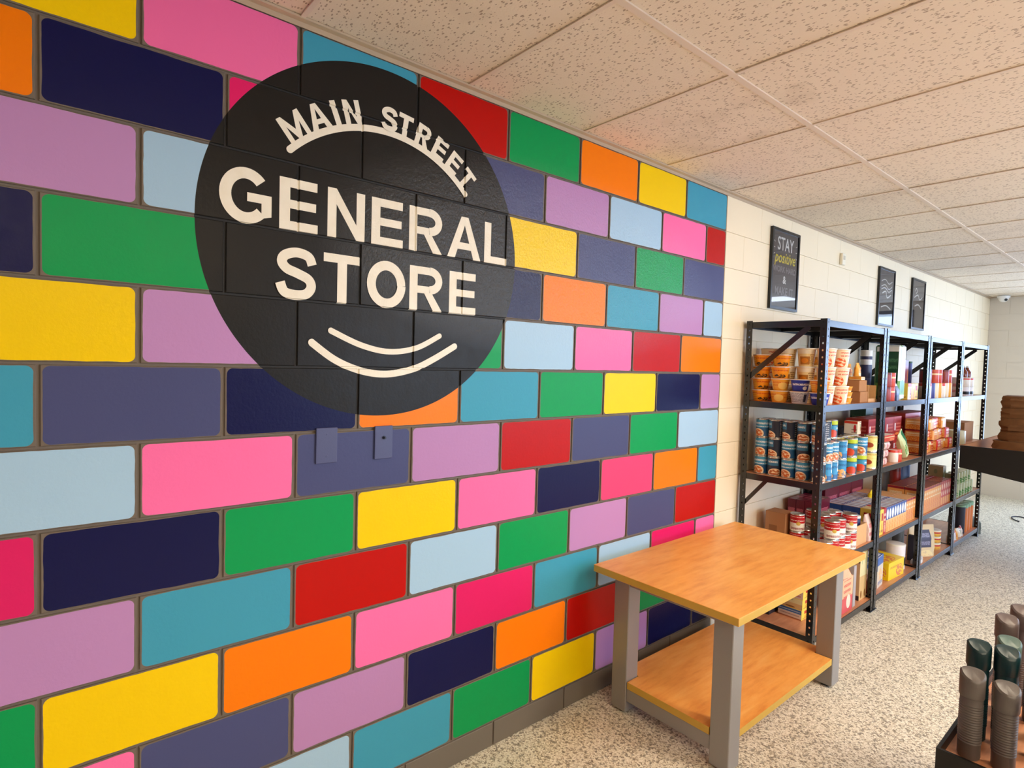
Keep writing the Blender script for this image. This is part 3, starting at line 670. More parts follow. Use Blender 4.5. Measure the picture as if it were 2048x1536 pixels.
# ------------------------------------------------------------------ product builders
def lathe_mesh(name, prof, mats, ms=None, n=20): 
    m = MB(); m.lathe(prof, n, (0, 0), ms); return m.mesh(name, mats, True)
CANP = lambda r, h: [(r*.93, 0), (r, .003), (r*.985, .006), (r*.985, h-.006), (r, h-.003), (r*.96, h)]
def can_mesh(name, r, h, mat): return lathe_mesh(name, CANP(r, h), [M_METAL, mat], [0, 0, 1, 0, 0])
def lidmesh(name, r, mat=None): return lathe_mesh(name, [(r*.9, 0), (r*.9, .0006), (r*.82, .0009)], [mat or M_METAL], n=16)
def thing_at(proto, lidproto, name, loc, rz, label, cat, group, lidz=0, lidname='lid'):
    o = obj(name, proto, None, loc, rz); tag(o, label, cat, group)
    if lidproto: obj(lidname, lidproto, o, (0, 0, lidz))
    return o
ORD = ['first', 'second', 'third', 'fourth', 'fifth', 'sixth', 'seventh', 'eighth', 'ninth', 'tenth', 'eleventh', 'twelfth', 'thirteenth', 'fourteenth', 'fifteenth']
def lvl(k, n):
    if n == 1: return 'single'
    if k == 0: return 'bottom'
    if k == n-1: return 'top'
    return ['', 'second lowest', 'third lowest'][k] if n > 3 else 'middle'
R_ = random.Random(5)

# --- middle shelf of the nearest rack: soup cans
Z2 = LEV[2]+.0006
cr, ch_ = .0385, .1085
MC = {k: can_mesh('soup_can', cr, ch_, m_) for k, m_ in dict(d=P_CANDARK, b=P_CANBLUE, l=P_CANLIGHT, g=P_CANLIME, c=P_CANCREAM).items()}
LIDM = lidmesh('lid', cr)
DESC = dict(d='dark soup can', b='blue soup can with bowl picture', l='light blue soup can', g='lime topped soup can', c='cream yellow can')
xs_ = [.105, .187, .268, .350, .432]
end_row = ['bbb', 'ddd', 'bbd', 'bdd', 'ddd']
for i, x in enumerate(xs_):
    st = end_row[i]
    for k, c in enumerate(st):
        rz = {'b': R_.uniform(-1.9, -1.5) - .36*2*PI + PI*0 , 'd': R_.uniform(-.5, .9)}[c]
        thing_at(MC[c], LIDM, 'soup_can', (x+R_.uniform(-.002, .002), .318, Z2+k*(ch_+.0014)), rz, f'{DESC[c]}, {lvl(k, 3)} of the {ORD[i]} end stack from the wall', 'can', 'soup cans on the nearest rack', ch_)
for i, x in enumerate(xs_[:4]):
    for k in range(3):
        thing_at(MC['d'], LIDM, 'soup_can', (x, .400, Z2+k*(ch_+.0014)), R_.uniform(0, 6), f'dark soup can, {lvl(k, 3)}, behind the {ORD[i]} end stack from the wall', 'can', 'soup cans on the nearest rack', ch_)
front = [('lb', .405), ('lb', .490), ('ll', .615), ('gg', .775), ('gb', .940), ('cc', 1.112)]
for i, (st, y) in enumerate(front):
    for k, c in enumerate(st):
        thing_at(MC[c], LIDM, 'soup_can', (.432, y, Z2+k*(ch_+.0014)), -1.2-.3*2*PI+R_.uniform(-.5, .5), f'{DESC[c]}, {lvl(k, 2)} of the {ORD[i]} stack behind the front post', 'can', 'soup cans on the nearest rack', ch_)
second = [('ldb', .500), ('ddd', .590), ('gdg', .680), ('cc', .765), ('gc', .85), ('cc', .935), ('cc', 1.02)]
for i, (st, y) in enumerate(second):
    st = st[:3] if i < 3 else st[:2]
    for k, c in enumerate(st):
        thing_at(MC[c], LIDM, 'soup_can', (.350, y, Z2+k*(ch_+.0014)), -1.2-.3*2*PI+R_.uniform(-.6, .6), f'{DESC[c]}, {lvl(k, len(st))}, {ORD[i]} stack in the second row', 'can', 'soup cans on the nearest rack', ch_)

def gbox(name, label, cat, group, X, Y, Z, mats, rz=0.0, bev=.0015):
    """carton: mats = front(+-x), side(+-y), top"""
    c = Vector(((X[0]+X[1])/2, (Y[0]+Y[1])/2, Z[0])); hx, hy, h = (X[1]-X[0])/2, (Y[1]-Y[0])/2, Z[1]-Z[0]
    m = MB(); m.box((-hx, -hy, 0), (hx, hy, h), (0, 1, 2)); me = m.mesh(name, list(mats))
    if bev:
        bm = bmesh.new(); bm.from_mesh(me); bmesh.ops.bevel(bm, geom=bm.edges[:], offset=bev, segments=1, affect='EDGES'); bm.to_mesh(me); bm.free()
    o = obj(name, me, None, c, rz); return tag(o, label, cat, group)
def pouch_mesh(name, w, d, h, mat, seed=0):
    r = random.Random(seed); m = MB(); n = 7; rows = []
    for j in range(n+1):
        t = j/n; dd = d/2*(1-.0*t)*(1 if t < .55 else 1-(t-.55)/.45*.93); ww = w/2*(.96+.04*math.sin(t*PI)+.03*(t > .9))
        rows.append([(dd*cx+r.uniform(-.003, .003), ww*cy+r.uniform(-.002, .002), h*t) for cx, cy in ((1, -.8), (1.15, -.3), (1.15, .3), (1, .8), (.35, 1), (-.35, 1), (-1, .8), (-1.15, .3), (-1.15, -.3), (-1, -.8), (-.35, -1), (.35, -1))])
    K = 12
    for j in range(n):
        for i in range(K):
            a, b, c, e = rows[j][i], rows[j][(i+1) % K], rows[j+1][(i+1) % K], rows[j+1][i]
            U = lambda p: (min(1, max(0, p[1]/w+.5)), min(1, p[2]/h))
            m.quad([a, b, c, e], 0, [U(a), U(b), U(c), U(e)])
    m.quad(rows[0][::-1]); m.quad(rows[n], 0)
    return m.mesh(name, [mat], True)
def pouch(name, label, cat, group, loc, w, d, h, mat, rz=0, tilt=(0, 0)):
    o = obj(name, pouch_mesh(name, w, d, h, mat, len(label)), None, loc); o.rotation_euler = (tilt[0], tilt[1], rz); return tag(o, label, cat, group)
def cyl(name, label, cat, group, loc, r, h, mat, lid=None, rz=-2.9, lidh=.012):
    o = obj(name, lathe_mesh(name, [(r*.96, 0), (r, .003), (r, h-.004), (r*.97, h)], [mat]), None, loc, rz); tag(o, label, cat, group)
    if lid: obj('lid', lathe_mesh('lid', [(r*1.02, 0), (r*1.02, lidh), (r*.95, lidh+.002)], [lid], n=18), o, (0, 0, h-.002))
    return o
def open_tray(name, label, cat, group, X, Y, Z, wall_h, mat, t=.004, front_h=None):
    c = ((X[0]+X[1])/2, (Y[0]+Y[1])/2, Z); e = empty(name, c, label, cat, group)
    hx, hy = (X[1]-X[0])/2, (Y[1]-Y[0])/2; fh = front_h or wall_h
    obj('bottom', boxmesh('bottom', (-hx, -hy, 0), (hx, hy, t), mat), e)
    obj('side_wall', boxmesh('side_wall', (-hx, -hy, t), (hx, -hy+t, wall_h), mat), e); obj('side_wall', boxmesh('side_wall', (-hx, hy-t, t), (hx, hy, wall_h), mat), e)
    obj('back_wall', boxmesh('back_wall', (-hx, -hy+t, t), (-hx+t, hy-t, wall_h), mat), e); obj('front_wall', boxmesh('front_wall', (hx-t, -hy+t, t), (hx, hy-t, fh), mat), e)
    return e
G2 = 'goods on the nearest rack'
gbox('carton', 'dark carton lying flat behind the soup cans under the upper shelf', 'box', G2, (.05, .22), (.55, .98), (Z2, Z2+.24), (P_DKB, P_DKB, P_DKB))
gbox('carton', 'dark box behind the lime topped cans', 'box', G2, (.13, .30), (1.0, 1.12), (Z2, Z2+.26), (P_DKB, P_DKB, P_DKB))
gbox('carton', 'small red and cream printed box standing on cream cans', 'box', G2, (.31, .39), (1.00, 1.06), (Z2+2*ch_+.004, Z2+2*ch_+.088), (P_JARS[2], P_JARS[0], P_JARS[0]))
cyl('food_can', 'pale tin with a cream lid between cocoa box and lime cans', 'can', G2, (.262, .86, Z2), .037, .2, P_CANCREAM)

# --- upper shelf of the nearest rack: noodle bowls and cups
Z3 = LEV[3]+.0006
BW_P = [(.036, 0), (.039, .004), (.050, .062), (.053, .064), (.053, .068)]
CUP_P = [(.038, 0), (.040, .005), (.050, .098), (.0535, .100), (.0535, .105)]
def cupset(prof, mats): return {k: lathe_mesh('noodle_cup', prof, [m_, M_WPL], [0, 0, 0, 1], 24) for k, m_ in mats.items()}
BWL = cupset(BW_P, dict(o=P_BOWLO, y=P_BOWLY, b=P_BOWLB, w=P_BOWLW)); CUP = cupset(CUP_P, dict(t=P_CUP, c=P_CUP2))
FOIL_O = flat('orange_foil_lid', (246, 190, 110), .4); FOIL = flat('white_foil_lid', (238, 226, 210), .4)
LB = lathe_mesh('lid', [(.050, 0), (.050, .0012)], [FOIL_O]); LC = lathe_mesh('lid', [(.051, 0), (.051, .0012)], [FOIL])
BD = dict(o='orange noodle bowl', y='amber noodle bowl', b='royal blue noodle bowl', w='noodle bowl turned to its back label')
GB = 'noodle bowls on the upper shelf'
for i, (x, st) in enumerate([(.082, 'oooo'), (.196, 'yyoo'), (.310, 'wb'), (.420, 'bo')]):
    for k, c in enumerate(st):
        thing_at(BWL[c], LB, 'noodle_bowl', (x+R_.uniform(-.003, .003), .325, Z3+k*.0698), -1.25-.75*2*PI+R_.uniform(-.25, .25), f'{BD[c]}, {lvl(k, len(st))} of the {ORD[i]} end stack from the wall', 'bowl', GB, .068)
GC = 'tall noodle cups on the upper shelf'
for i, (x, y, n, c) in enumerate([(.290, .440, 3, 'c'), (.400, .442, 3, 't'), (.180, .440, 3, 'c'), (.070, .440, 3, 't'), (.425, .572, 3, 't'), (.300, .556, 3, 'c')]):
    where = ['behind the blue bowl stack', 'behind the corner post', 'behind the amber bowl stack', 'in the wall side corner', 'at the shelf front beyond the corner post', 'behind the front cup stack'][i]
    for k in range(n):
        thing_at(CUP[c], LC, 'noodle_cup', (x, y, Z3+k*.1068), -1.15-.76*2*PI+R_.uniform(-.2, .2), f'{"cream" if c == "c" else "peach and orange"} tall noodle cup, {lvl(k, n)}, {where}', 'cup', GC, .105)
thing_at(BWL['y'], LB, 'noodle_bowl', (.275, .915, Z3+.1395), 0, 'orange bowl sitting on the brown cartons beside the orange pouches', 'bowl', GB, .068)
for k in range(3):
    thing_at(lathe_mesh('snack_cup', [(.022, 0), (.03, .03), (.033, .034)], [P_ORPK]), None, 'snack_cup', (.436, .661, Z3+k*.0345), k, f'small yellow snack cup, {lvl(k, 3)} of the little stack beside the tall cups', 'cup', 'small yellow snack cups')
gbox('carton', 'flat brown cardboard carton, lower of two beside the open display carton', 'box', G2, (.24, .438), (.875, 1.0), (Z3, Z3+.068), (M_CARD, M_CARD, M_CARD))
gbox('carton', 'flat brown cardboard carton, upper of two beside the open display carton', 'box', G2, (.22, .432), (.87, .995), (Z3+.069, Z3+.138), (M_CARD, P_CARTC, M_CARD))
gbox('carton', 'yellow and cream label carton standing upon the brown cartons', 'box', G2, (.36, .43), (.90, .965), (Z3+.139, Z3+.160), (P_ORPK, P_ORPK, P_ORPK))
pouch('food_pouch', 'orange stand-up pouch on the yellow and cream carton', 'pouch', G2, (.395, .932, Z3+.1615), .058, .03, .085, P_ORPK, .15)
pouch('food_pouch', 'orange stand-up pouch at the carton edge above the display carton', 'pouch', G2, (.33, .955, Z3+.140), .07, .035, .10, P_ORPK, -.1)
pouch('food_pouch', 'tall glossy red packet standing behind the tall cups', 'pouch', G2, (.19, .80, Z3), .15, .05, .30, P_REDPK, -.5, (0, 0))
open_tray('display_carton', 'open cardboard display carton holding yellow topped cans', 'box', G2, (.22, .438), (1.012, 1.145), Z3, .105, M_CARD2, .004, .022)
for i, (x, y, k) in enumerate([(.385, 1.06, 0), (.385, 1.06, 1), (.30, 1.065, 0)]):
    cyl('food_can', ['squat yellow lidded can at the carton front, bottom of two', 'squat yellow lidded can at the carton front, top of two', 'squat yellow lidded can at the back of the open carton'][i], 'can', 'yellow lidded cans', (x, y, Z3+.0045+k*.052), .036, .046, P_CANCREAM, P_YELL, lidh=.004)
o = cyl('bottle', 'tall navy bottle on the second rack between post and green bag', 'bottle', 'goods on the second rack', (.30, 1.36, Z3), .036, .30, P_NAVBOT, M_WPL, lidh=.04)
gbox('food_bag', 'tall dark green bag with a pale front panel, on the second rack', 'bag', 'goods on the second rack', (.28, .44), (1.585, 1.705), (Z3, Z3+.385), (P_GREENBAG2, P_GREENBAG, P_GREENBAG), 0, .012)
gbox('food_bag', 'dark green bag behind the open display carton on the nearest rack', 'bag', G2, (.22, .38), (1.00+.135, 1.085+.06), (Z3, Z3+.36), (P_GREENBAG, P_GREENBAG, P_GREENBAG), 0, .004) if False else None

# --- lower shelf of the nearest rack: red and white soup cans
Z1 = LEV[1]+.0006; rr, rh = .0415, .107
MR = can_mesh('soup_can', rr, rh, P_CANRED); LR = lidmesh('lid', rr)
GR = 'red and white soup cans on the lower shelf'
def redcan(x, y, k, lab): thing_at(MR, LR, 'soup_can', (x, y, Z1+k*(rh+.0014)), -1.15-.27*2*PI+R_.uniform(-.3, .3), lab, 'can', GR, rh)
for k in range(2): redcan(.235, .55, k, f'red and white soup can, {lvl(k, 2)} of the tall stack before the cardboard box')
cols_ = [.25, .34, .43]
hts = {(.25, .65): 1, (.34, .47): 1, (.43, .47): 1, (.34, .56): 1, (.43, .56): 2, (.34, .65): 2, (.43, .65): 2, (.25, .74): 2, (.34, .74): 2, (.43, .74): 1, (.43, .83): 2, (.34, .83): 2}
rows_ = sorted({y for _, y in hts}); 
for (x, y), n in hts.items():
    for k in range(n):
        redcan(x, y, k, f'red and white soup can, {lvl(k, n)}, {["third", "second", "first"][cols_.index(x)]} row from the front, {ORD[rows_.index(y)]} past the post')
redcan(.43, .885+.015, 2-2, 'red and white soup can touching the cardboard tray at the shelf front') if False else None
gbox('carton', 'brown cardboard carton against the wall behind red cans', 'box', G2, (.06, .185), (.50, .62), (Z1, Z1+.205), (M_CARD, P_CARTC, M_CARD))
open_tray('cardboard_tray', 'light cardboard tray with navy jars beside the red soup cans', 'box', G2, (.21, .45), (.885, 1.065), Z1, .125, M_CARD2, .005)
for i, (x, y) in enumerate([(.39, .935), (.39, 1.02), (.29, .94), (.29, 1.02)]):
    cyl('food_jar', f'navy jar with white lid at the {["front near", "front far", "back near", "back far"][i]} corner of the tray', 'jar', 'navy jars in the tray', (x, y, Z1+.006), .036, .15, P_NAVY, M_WPL)
pouch('food_pouch', 'white packet with red print standing beyond the cardboard tray', 'pouch', G2, (.43, 1.115, Z1), .07, .05, .17, P_STK)
for j in range(3):
    gbox('carton', f'maroon carton lying flat behind the navy jars, {ORD[j]} from the wall', 'box', 'maroon cartons', (.035+.055*j, .035+.055*j+.053), (.86, 1.13), (Z1, Z1+.23), (P_MAROON, P_MAROON, P_MAROON))

# --- bottom shelf of the nearest rack
Z0 = LEV[0]+.0006
gbox('storage_bin', 'pale grey bin face behind the open red box on the bottom shelf', 'bin', G2, (.27, .45), (.80+.09, .80+.13), (Z0, Z0+.26), (flat('grey_bin_plastic', (178, 170, 172), .5),)*3)
rb = gbox('carton', 'red and orange printed box with raised flaps behind the table leg', 'box', G2, (.335, .455), (.705, .865), (Z0, Z0+.215), (P_RICE, P_RICES, M_CARD2))
obj('flap', bar_mesh('flap', (-.06, -.075, .216), (.0, -.075, .25), .06, .001, (0, 1, .2)), rb).data.materials[0] = P_RICE
f = bpy.data.objects[rb.children[0].name]; 
m = MB(); m.quad([(.058, -.07, .215), (.058, .06, .215), (.035, .05, .262), (.035, -.05, .262)], 0); m.quad([(.058, .06, .215), (-.055, .074, .215), (-.05, .07, .255), (.04, .06, .255)], 0)
obj('flap', m.mesh('flap', [P_RICE]), rb)
for i in range(2):
    gbox('cocoa_box', ['tall cream and brown cocoa box, nearer of two beside the second rack', 'tall cream and brown cocoa box, farther of two beside the second rack'][i], 'box', G2, (.20, .438), (1.03+.062*i-.0, 1.09+.062*i-.001), (Z0, Z0+.315-.004*i), (P_CHOC, P_CHOCS, P_CHOC))
for i in range(3):
    gbox('carton', f'cream box in the low pile seen between the table legs, {lvl(i, 3)} one', 'box', 'low pile of boxes behind the table', (.20, .34), (.42, .60), (Z0+i*.062, Z0+i*.062+.061), (P_YEL, [P_FISHS, P_CHOC, P_STK][i], P_CHOC), .02*i)
gbox('carton', 'dark carton behind the display table on the bottom shelf', 'box', G2, (.05, .18), (.35, .7), (Z0, Z0+.22), (P_DKB,)*3)

# --- second rack
GS = 'goods on the second rack'
for j, (y, c) in enumerate([(1.33, 5), (1.41, 4)]):
    for k in range(2):
        cyl('food_can', f'brown and pink printed can, {lvl(k, 2)} of the {ORD[j]} stack past the post pair', 'can', 'printed cans beside the green bag', (.43, y, Z3+k*.096), .036, .094, P_JARS[c])
pouch('food_pouch', 'navy and white pouch in front of the green bag', 'pouch', GS, (.432, 1.505, Z3), .10, .05, .125, P_NAVBOT, .1)
pouch('food_pouch', 'tall white and pale blue pouch beyond the green bag', 'pouch', GS, (.265, 1.775, Z3), .10, .05, .24, P_GREENBAG2, .1)
for j in range(3):
    gbox('carton', f'cream carton with red label front, {ORD[j]} from the white pouch', 'box', 'cream cartons on the second rack', (.33, .45), (1.745+.076*j, 1.819+.076*j), (Z3, Z3+.118), ([P_JARS[0], P_JARS[3], P_YEL][j], P_YEL, P_CHOC))
gbox('tray', 'flat dark teal package on top of the cream cartons', 'package', GS, (.16, .31), (1.835, 1.96), (Z3, Z3+.16), (P_TEAL,)*3)
gbox('carton', 'tall brown carton beside the post between second and third racks', 'box', GS, (.24, .36), (1.976, 2.055), (Z3, Z3+.29), (P_JARS[5], P_CARTC, M_CARD))
gbox('carton', 'small dark carton at the shelf edge below the tall brown carton', 'box', GS, (.375, .437), (1.985, 2.045), (Z3, Z3+.07), (P_DKB,)*3)
# middle shelf of second rack
for k in range(2):
    for j in range(4):
        gbox('carton', f'dark red carton, {lvl(k, 2)} row, {ORD[j]} of four from the nearer post', 'box', 'dark red cartons', (.19, .335), (1.36+.172*j, 1.36+.172*j+.169), (Z2+k*.149, Z2+k*.149+.148), (P_REDBOX, P_REDBOX, P_REDBOX))
gbox('carton', 'flat brown and white carton on the stacked pink bags', 'box', GS, (.35, .46), (1.285, 1.48), (Z2+.162, Z2+.205), (P_JARS[4], M_CARD, M_WHITE))
for k in range(3):
    pouch('rice_bag', f'flat pink and white bag, {lvl(k, 3)} of the pile under the flat carton', 'bag', 'pink bags', (.400, 1.26+.02*k, Z2+.027+.053*k), .05, .10, .20, P_STK, 0, (-PI/2, 0))
for j in range(2):
    cyl('food_can', f'small red and white tin at the shelf front, {["nearer", "farther"][j]} of two', 'can', 'small red tins', (.425, 1.575+.075*j, Z2), .034, .085, P_JARS[[0, 4][j]])
pouch('food_pouch', 'silver green packet leaning against the dark red cartons', 'pouch', GS, (.41, 1.87, Z2+.027), .08, .05, .21, P_GRN, 0, (.62, 0))
gbox('carton', 'green topped carton at the back above the dark red cartons', 'box', GS, (.06, .17), (1.80, 1.95), (Z2, Z2+.39), (P_GREENBAG, P_GREENBAG, P_GREENBAG))
# lower shelf of second rack: boxed pasta
bx = [('yellow', P_YEL, P_YEL, P_CHOC, 2), ('red', P_REDB, P_REDB, P_REDB, 1)]
y = 1.255
fr = [('yellow', P_YEL, P_YEL, P_CHOC)]*2+[('red', P_REDB, P_REDB, P_REDB)]+[('blue', P_PASTA, P_PASTASIDE, P_PASTATOP)]*8+[('orange', P_ORB, P_ORB, M_CARD2)]*4
for j, (cn, a, b, c) in enumerate(fr):
    for k, (X0_, X1_) in enumerate(((.345, .455), (.23, .342), (.115, .227))):
        if k > 0: cn2, a2, b2, c2 = ('blue', P_PASTA, P_PASTASIDE, P_PASTATOP) if j < 11 else ('orange', P_ORB, P_ORB, M_CARD2)
        else: cn2, a2, b2, c2 = cn, a, b, c
        gbox('pasta_box', f'{cn2} pasta box standing {ORD[j]} from the nearer post, {["front", "second", "third"][k]} row, second rack', 'box', 'boxed pasta on the second rack', (X0_, X1_), (y, y+.0505), (Z1, Z1+.172-.004*(k == 2)+R_.uniform(-.001, .001)), (a2, b2, c2))
    y += .0525
for j in range(3):
    gbox('carton', f'maroon carton behind the pasta boxes, {ORD[j]} from the nearer post', 'box', 'maroon cartons on the second rack', (.035, .112), (1.27+.24*j, 1.505+.24*j), (Z1, Z1+.255), (P_MAROON,)*3)
pouch('price_card', 'bright yellow packet lying on the pasta boxes', 'packet', GS, (.26, 1.72, Z1+.1725), .13, .03, .05, P_YELL, .2)
for k in range(4):
    cyl('food_tin', f'dark tin, {["bottom", "second lowest", "third lowest", "top"][k]} of the stack behind the pasta, beside the third rack', 'tin', 'dark tins behind the pasta', (.065, 2.03+.0, Z1+k*.085), .033, .083, P_DKB, P_AMB, lidh=.006)
# bottom shelf of second rack
gbox('cracker_box', 'blue topped cracker box on the bottom shelf of the second rack', 'box', GS, (.30, .43), (1.36, 1.50), (Z0, Z0+.215), (P_FISH, P_FISHS, P_PASTATOP), .08)
pouch('food_pouch', 'small red and white packet before the blue topped cracker box', 'pouch', GS, (.42, 1.265, Z0), .08, .06, .10, P_REDPK, .3)
gbox('carton', 'lemon yellow carton lying beyond the cracker box', 'box', GS, (.27, .44), (1.60, 1.88), (Z0, Z0+.125), (P_YELL, P_YELL, P_YELL), -.05)
cyl('plastic_tub', 'white plastic tub with a black label band', 'tub', GS, (.36, 1.985, Z0), .062, .175, P_WTUB, M_WPL, lidh=.012)

# --- third rack
GT = 'jars on the upper shelf of the third rack'
for j in range(7):
    y = 2.235+.095*j
    cyl('food_jar', f'{["white and red", "navy and brown", "cream and green", "orange", "white and red", "cream and green", "orange"][j]} jar, lower tier, {ORD[j]} of seven on the third rack', 'jar', GT, (.425, y, Z3), .042, .118, P_JARS[[0, 1, 2, 3, 0, 2, 3][j]], lidh=.006)
    if j in (0, 2, 3, 5, 6): cyl('food_jar', f'{["red", "", "rust red", "amber and red", "", "dark red", "rust red"][j]} jar, upper tier, above the {ORD[j]} lower jar', 'jar', GT, (.425, y, Z3+.119), .040, .105, P_JARS[[5, 0, 4, 4, 0, 5, 4][j]])
cyl('bottle', 'small green topped bottle behind the jars of the third rack', 'bottle', 'goods on the third rack', (.30, 2.25, Z3), .03, .27, P_JARS[1], flat('green_cap', (40, 90, 60), .4))
GO = 'orange and red packages on the third rack'
for k in range(3):
    for j in range(7):
        if k == 2 and j > 4 or k == 1 and j > 5: continue
        y = 2.215+.112*j
        a = [P_ORR, P_JARS[3], P_JARS[4], P_ORR, P_ORB, P_JARS[3], P_ORR][(j+2*k) % 7]
        gbox('food_package', f'orange and red package, {lvl(k, 3)} tier, {ORD[j]} along the third rack', 'package', GO, (.31, .45-.012*((j+k) % 3)), (y, y+.107), (Z2+k*.090, Z2+k*.090+.0885), (a, P_ORB, P_REDB), 0, .008)
gbox('carton', 'black lidded red carton topping the package pile on the third rack', 'box', 'goods on the third rack', (.14, .29), (2.3, 2.9), (Z2, Z2+.30), (P_REDBOX, P_REDBOX, P_REDBOX))
for j in range(14):
    y = 2.20+.0575*j
    for k in range(2):
        cn, a, c = ('cream and orange', P_ORB, P_MAROON) if j < 9 else ('red', P_ORR, P_REDB)
        gbox('pasta_box', f'{cn} pasta box, {ORD[j]} along, {["front", "second"][k]} row, lower shelf of the third rack', 'box', 'boxed pasta on the third rack', (.34-.12*k, .455-.12*k), (y, y+.055), (Z1, Z1+.20), (a, a, c))
cyl('food_can', 'dark red can behind the pasta boxes of the third rack', 'can', 'goods on the third rack', (.15, 2.62, Z1), .04, .30, P_JARS[5])
cyl('food_jar', 'jar with big blue label behind the pasta boxes', 'jar', 'goods on the third rack', (.15, 2.80, Z1), .055, .31, P_BLUCAP)
o = cyl('water_jug', 'cloudy plastic jug at the back of the third rack under the middle shelf', 'jug', 'goods on the third rack', (.10, 2.95, Z1), .06, .38, P_CLEAR, P_CLEAR)
pouch('pasta_bag', 'cream bag with dark window print on the bottom shelf', 'bag', 'goods on the third rack', (.385, 2.50, Z0), .24, .08, .25, P_WIN, -.5)
gbox('pasta_bag', 'slim dark sided carton beside the cream window bag', 'box', 'goods on the third rack', (.36, .42), (2.265, 2.30), (Z0, Z0+.20), (P_DKB, P_DKB, P_DKB))
gbox('paper_sheet', 'stack of white paper lying at the bottom shelf edge', 'paper', 'goods on the third rack', (.38, .465), (2.23, 2.52), (Z0, Z0+.022), (M_WPL,)*3, 0, .001) if False else None
pouch('paper_bag', 'crumpled white paper lying before the cream window bag', 'paper', 'goods on the third rack', (.437, 2.17, Z0+.019), .034, .05, .19, M_WPL, 0, (-PI/2, 0))
for k in range(3):
    cyl('food_tub', f'white lidded plastic tub, {lvl(k, 3)} of the short stack on the third rack', 'tub', 'white lidded tubs', (.39, 2.83, Z0+k*.054), .055, .044, P_YEL, M_WPL, lidh=.008)
cyl('water_jug', 'large clear plastic jug behind the white lidded tubs', 'jug', 'goods on the third rack', (.14, 2.70, Z0), .075, .27, P_CLEAR, P_CLEAR)
cyl('water_jug', 'second clear plastic jug beside the window bag at the wall', 'jug', 'goods on the third rack', (.12, 2.45, Z0), .075, .25, P_CLEAR, P_CLEAR)

# --- farthest rack
GF = 'goods on the farthest rack'
gbox('carton', 'slim cream and pink carton on the upper shelf of the farthest rack', 'box', GF, (.37, .44), (3.20, 3.29), (Z3, Z3+.165), (P_JARS[0], P_STK, P_STK))
for j in range(2):
    y = 3.42+.125*j
    for k in range(2): cyl('food_jar', f'white jar with brown band, {lvl(k, 2)} of the {["nearer", "farther"][j]} stack on the farthest rack', 'jar', 'white jars', (.412, y, Z3+k*.082), .052, .078, P_WTUB if k == 0 else P_JARS[0], M_WPL, lidh=.003)
    b = obj('bottle', lathe_mesh('bottle', [(.028, 0), (.03, .01), (.03, .05), (.013, .075), (.013, .09)], [P_AMB]), None, (.412, y, Z3+.1655)); tag(b, f'small amber bottle on the {["nearer", "farther"][j]} white jar stack', 'bottle', 'amber bottles')
    obj('cap', lathe_mesh('cap', [(.015, 0), (.015, .014)], [M_WPL]), b, (0, 0, .09))
cyl('food_can', 'wide pale can on the middle shelf of the farthest rack', 'can', GF, (.38, 3.36, Z2), .085, .12, P_TUNA)
cyl('food_can', 'wide pale can with dark rim behind its twin', 'can', GF, (.21, 3.27, Z2), .075, .15, P_TUNA, M_BPL, lidh=.006)
gbox('carton', 'brown cardboard carton at the far end of the middle shelf', 'box', GF, (.12, .40), (3.62, 3.95), (Z2, Z2+.175), (M_CARD,)*3)
for j in range(7):
    for k in range(2 if j < 6 else 1):
        y = 3.155+.097*j
        cyl('vegetable_can', f'green and white vegetable can, {lvl(k, 2)}, {ORD[j]} along the farthest rack', 'can', 'vegetable cans', (.42, y, Z1+k*.112), .042, .11, P_GRN, rz=-2.9+R_.uniform(-.5, .5))
gbox('carton', 'pale cream carton beside the green vegetable cans', 'box', GF, (.25, .36), (3.16, 3.26), (Z1, Z1+.27), (P_CHOC,)*3)
for j in range(4):
    cyl('chip_canister', f'tall chip canister with green lid, {ORD[j]} of four on the bottom shelf', 'canister', 'chip canisters', (.405, 3.60+.098*j, Z0), .042, .25, P_CHIP if j else P_DKB, flat('pale_green_lid_%d' % j, (150, 190, 150), .5), lidh=.012)
for j in range(5):
    pouch('snack_packet', f'small cream and red packet, {ORD[j]} at the edge of the bottom shelf', 'packet', 'small packets', (.43, 3.185+.081*j, Z0), .075, .04, .085-.006*(j % 2), P_JARS[[2, 0, 3, 2, 0][j]], .2*(-1)**j)
gbox('flat_panel', 'thin white framed panel lying on top of the second and third racks', 'panel', 'goods on top', (.17, .40), (1.93, 2.62), (LEV[4]+.003, LEV[4]+.019), (P_TEAL, P_TEAL, M_WPL), 0, .001)
# bag slumped on the floor beyond the racks
bg = pouch('canvas_bag', 'slumped grey bag on the floor beyond the farthest rack', 'bag', None, (.33, 4.16, 0), .30, .22, .19, P_BAG, .4)

# ------------------------------------------------------------------ framed posters
M_ART = flat('charcoal_print', (84, 76, 80), .5)
GLZ = NT('poster_glazing'); tr = GLZ.n('ShaderNodeBsdfTransparent'); gl = GLZ.n('ShaderNodeBsdfGlossy'); gl.inputs['Roughness'].default_value = .03
fr_ = GLZ.n('ShaderNodeFresnel'); fr_.inputs['IOR'].default_value = 1.9
mx = GLZ.n('ShaderNodeMixShader'); GLZ.l(fr_.outputs[0], mx.inputs[0]); GLZ.l(tr.outputs[0], mx.inputs[1]); GLZ.l(gl.outputs[0], mx.inputs[2])
GLZ.l(mx.outputs[0], GLZ.t.nodes['Material Output'].inputs['Surface']); M_GLAZE = GLZ.mat
M_YTXT = flat('yellow_print', (236, 214, 60), .5); M_WTXT = flat('white_print', (240, 236, 232), .5); M_FTXT = flat('faint_grey_print', (150, 142, 146), .5)
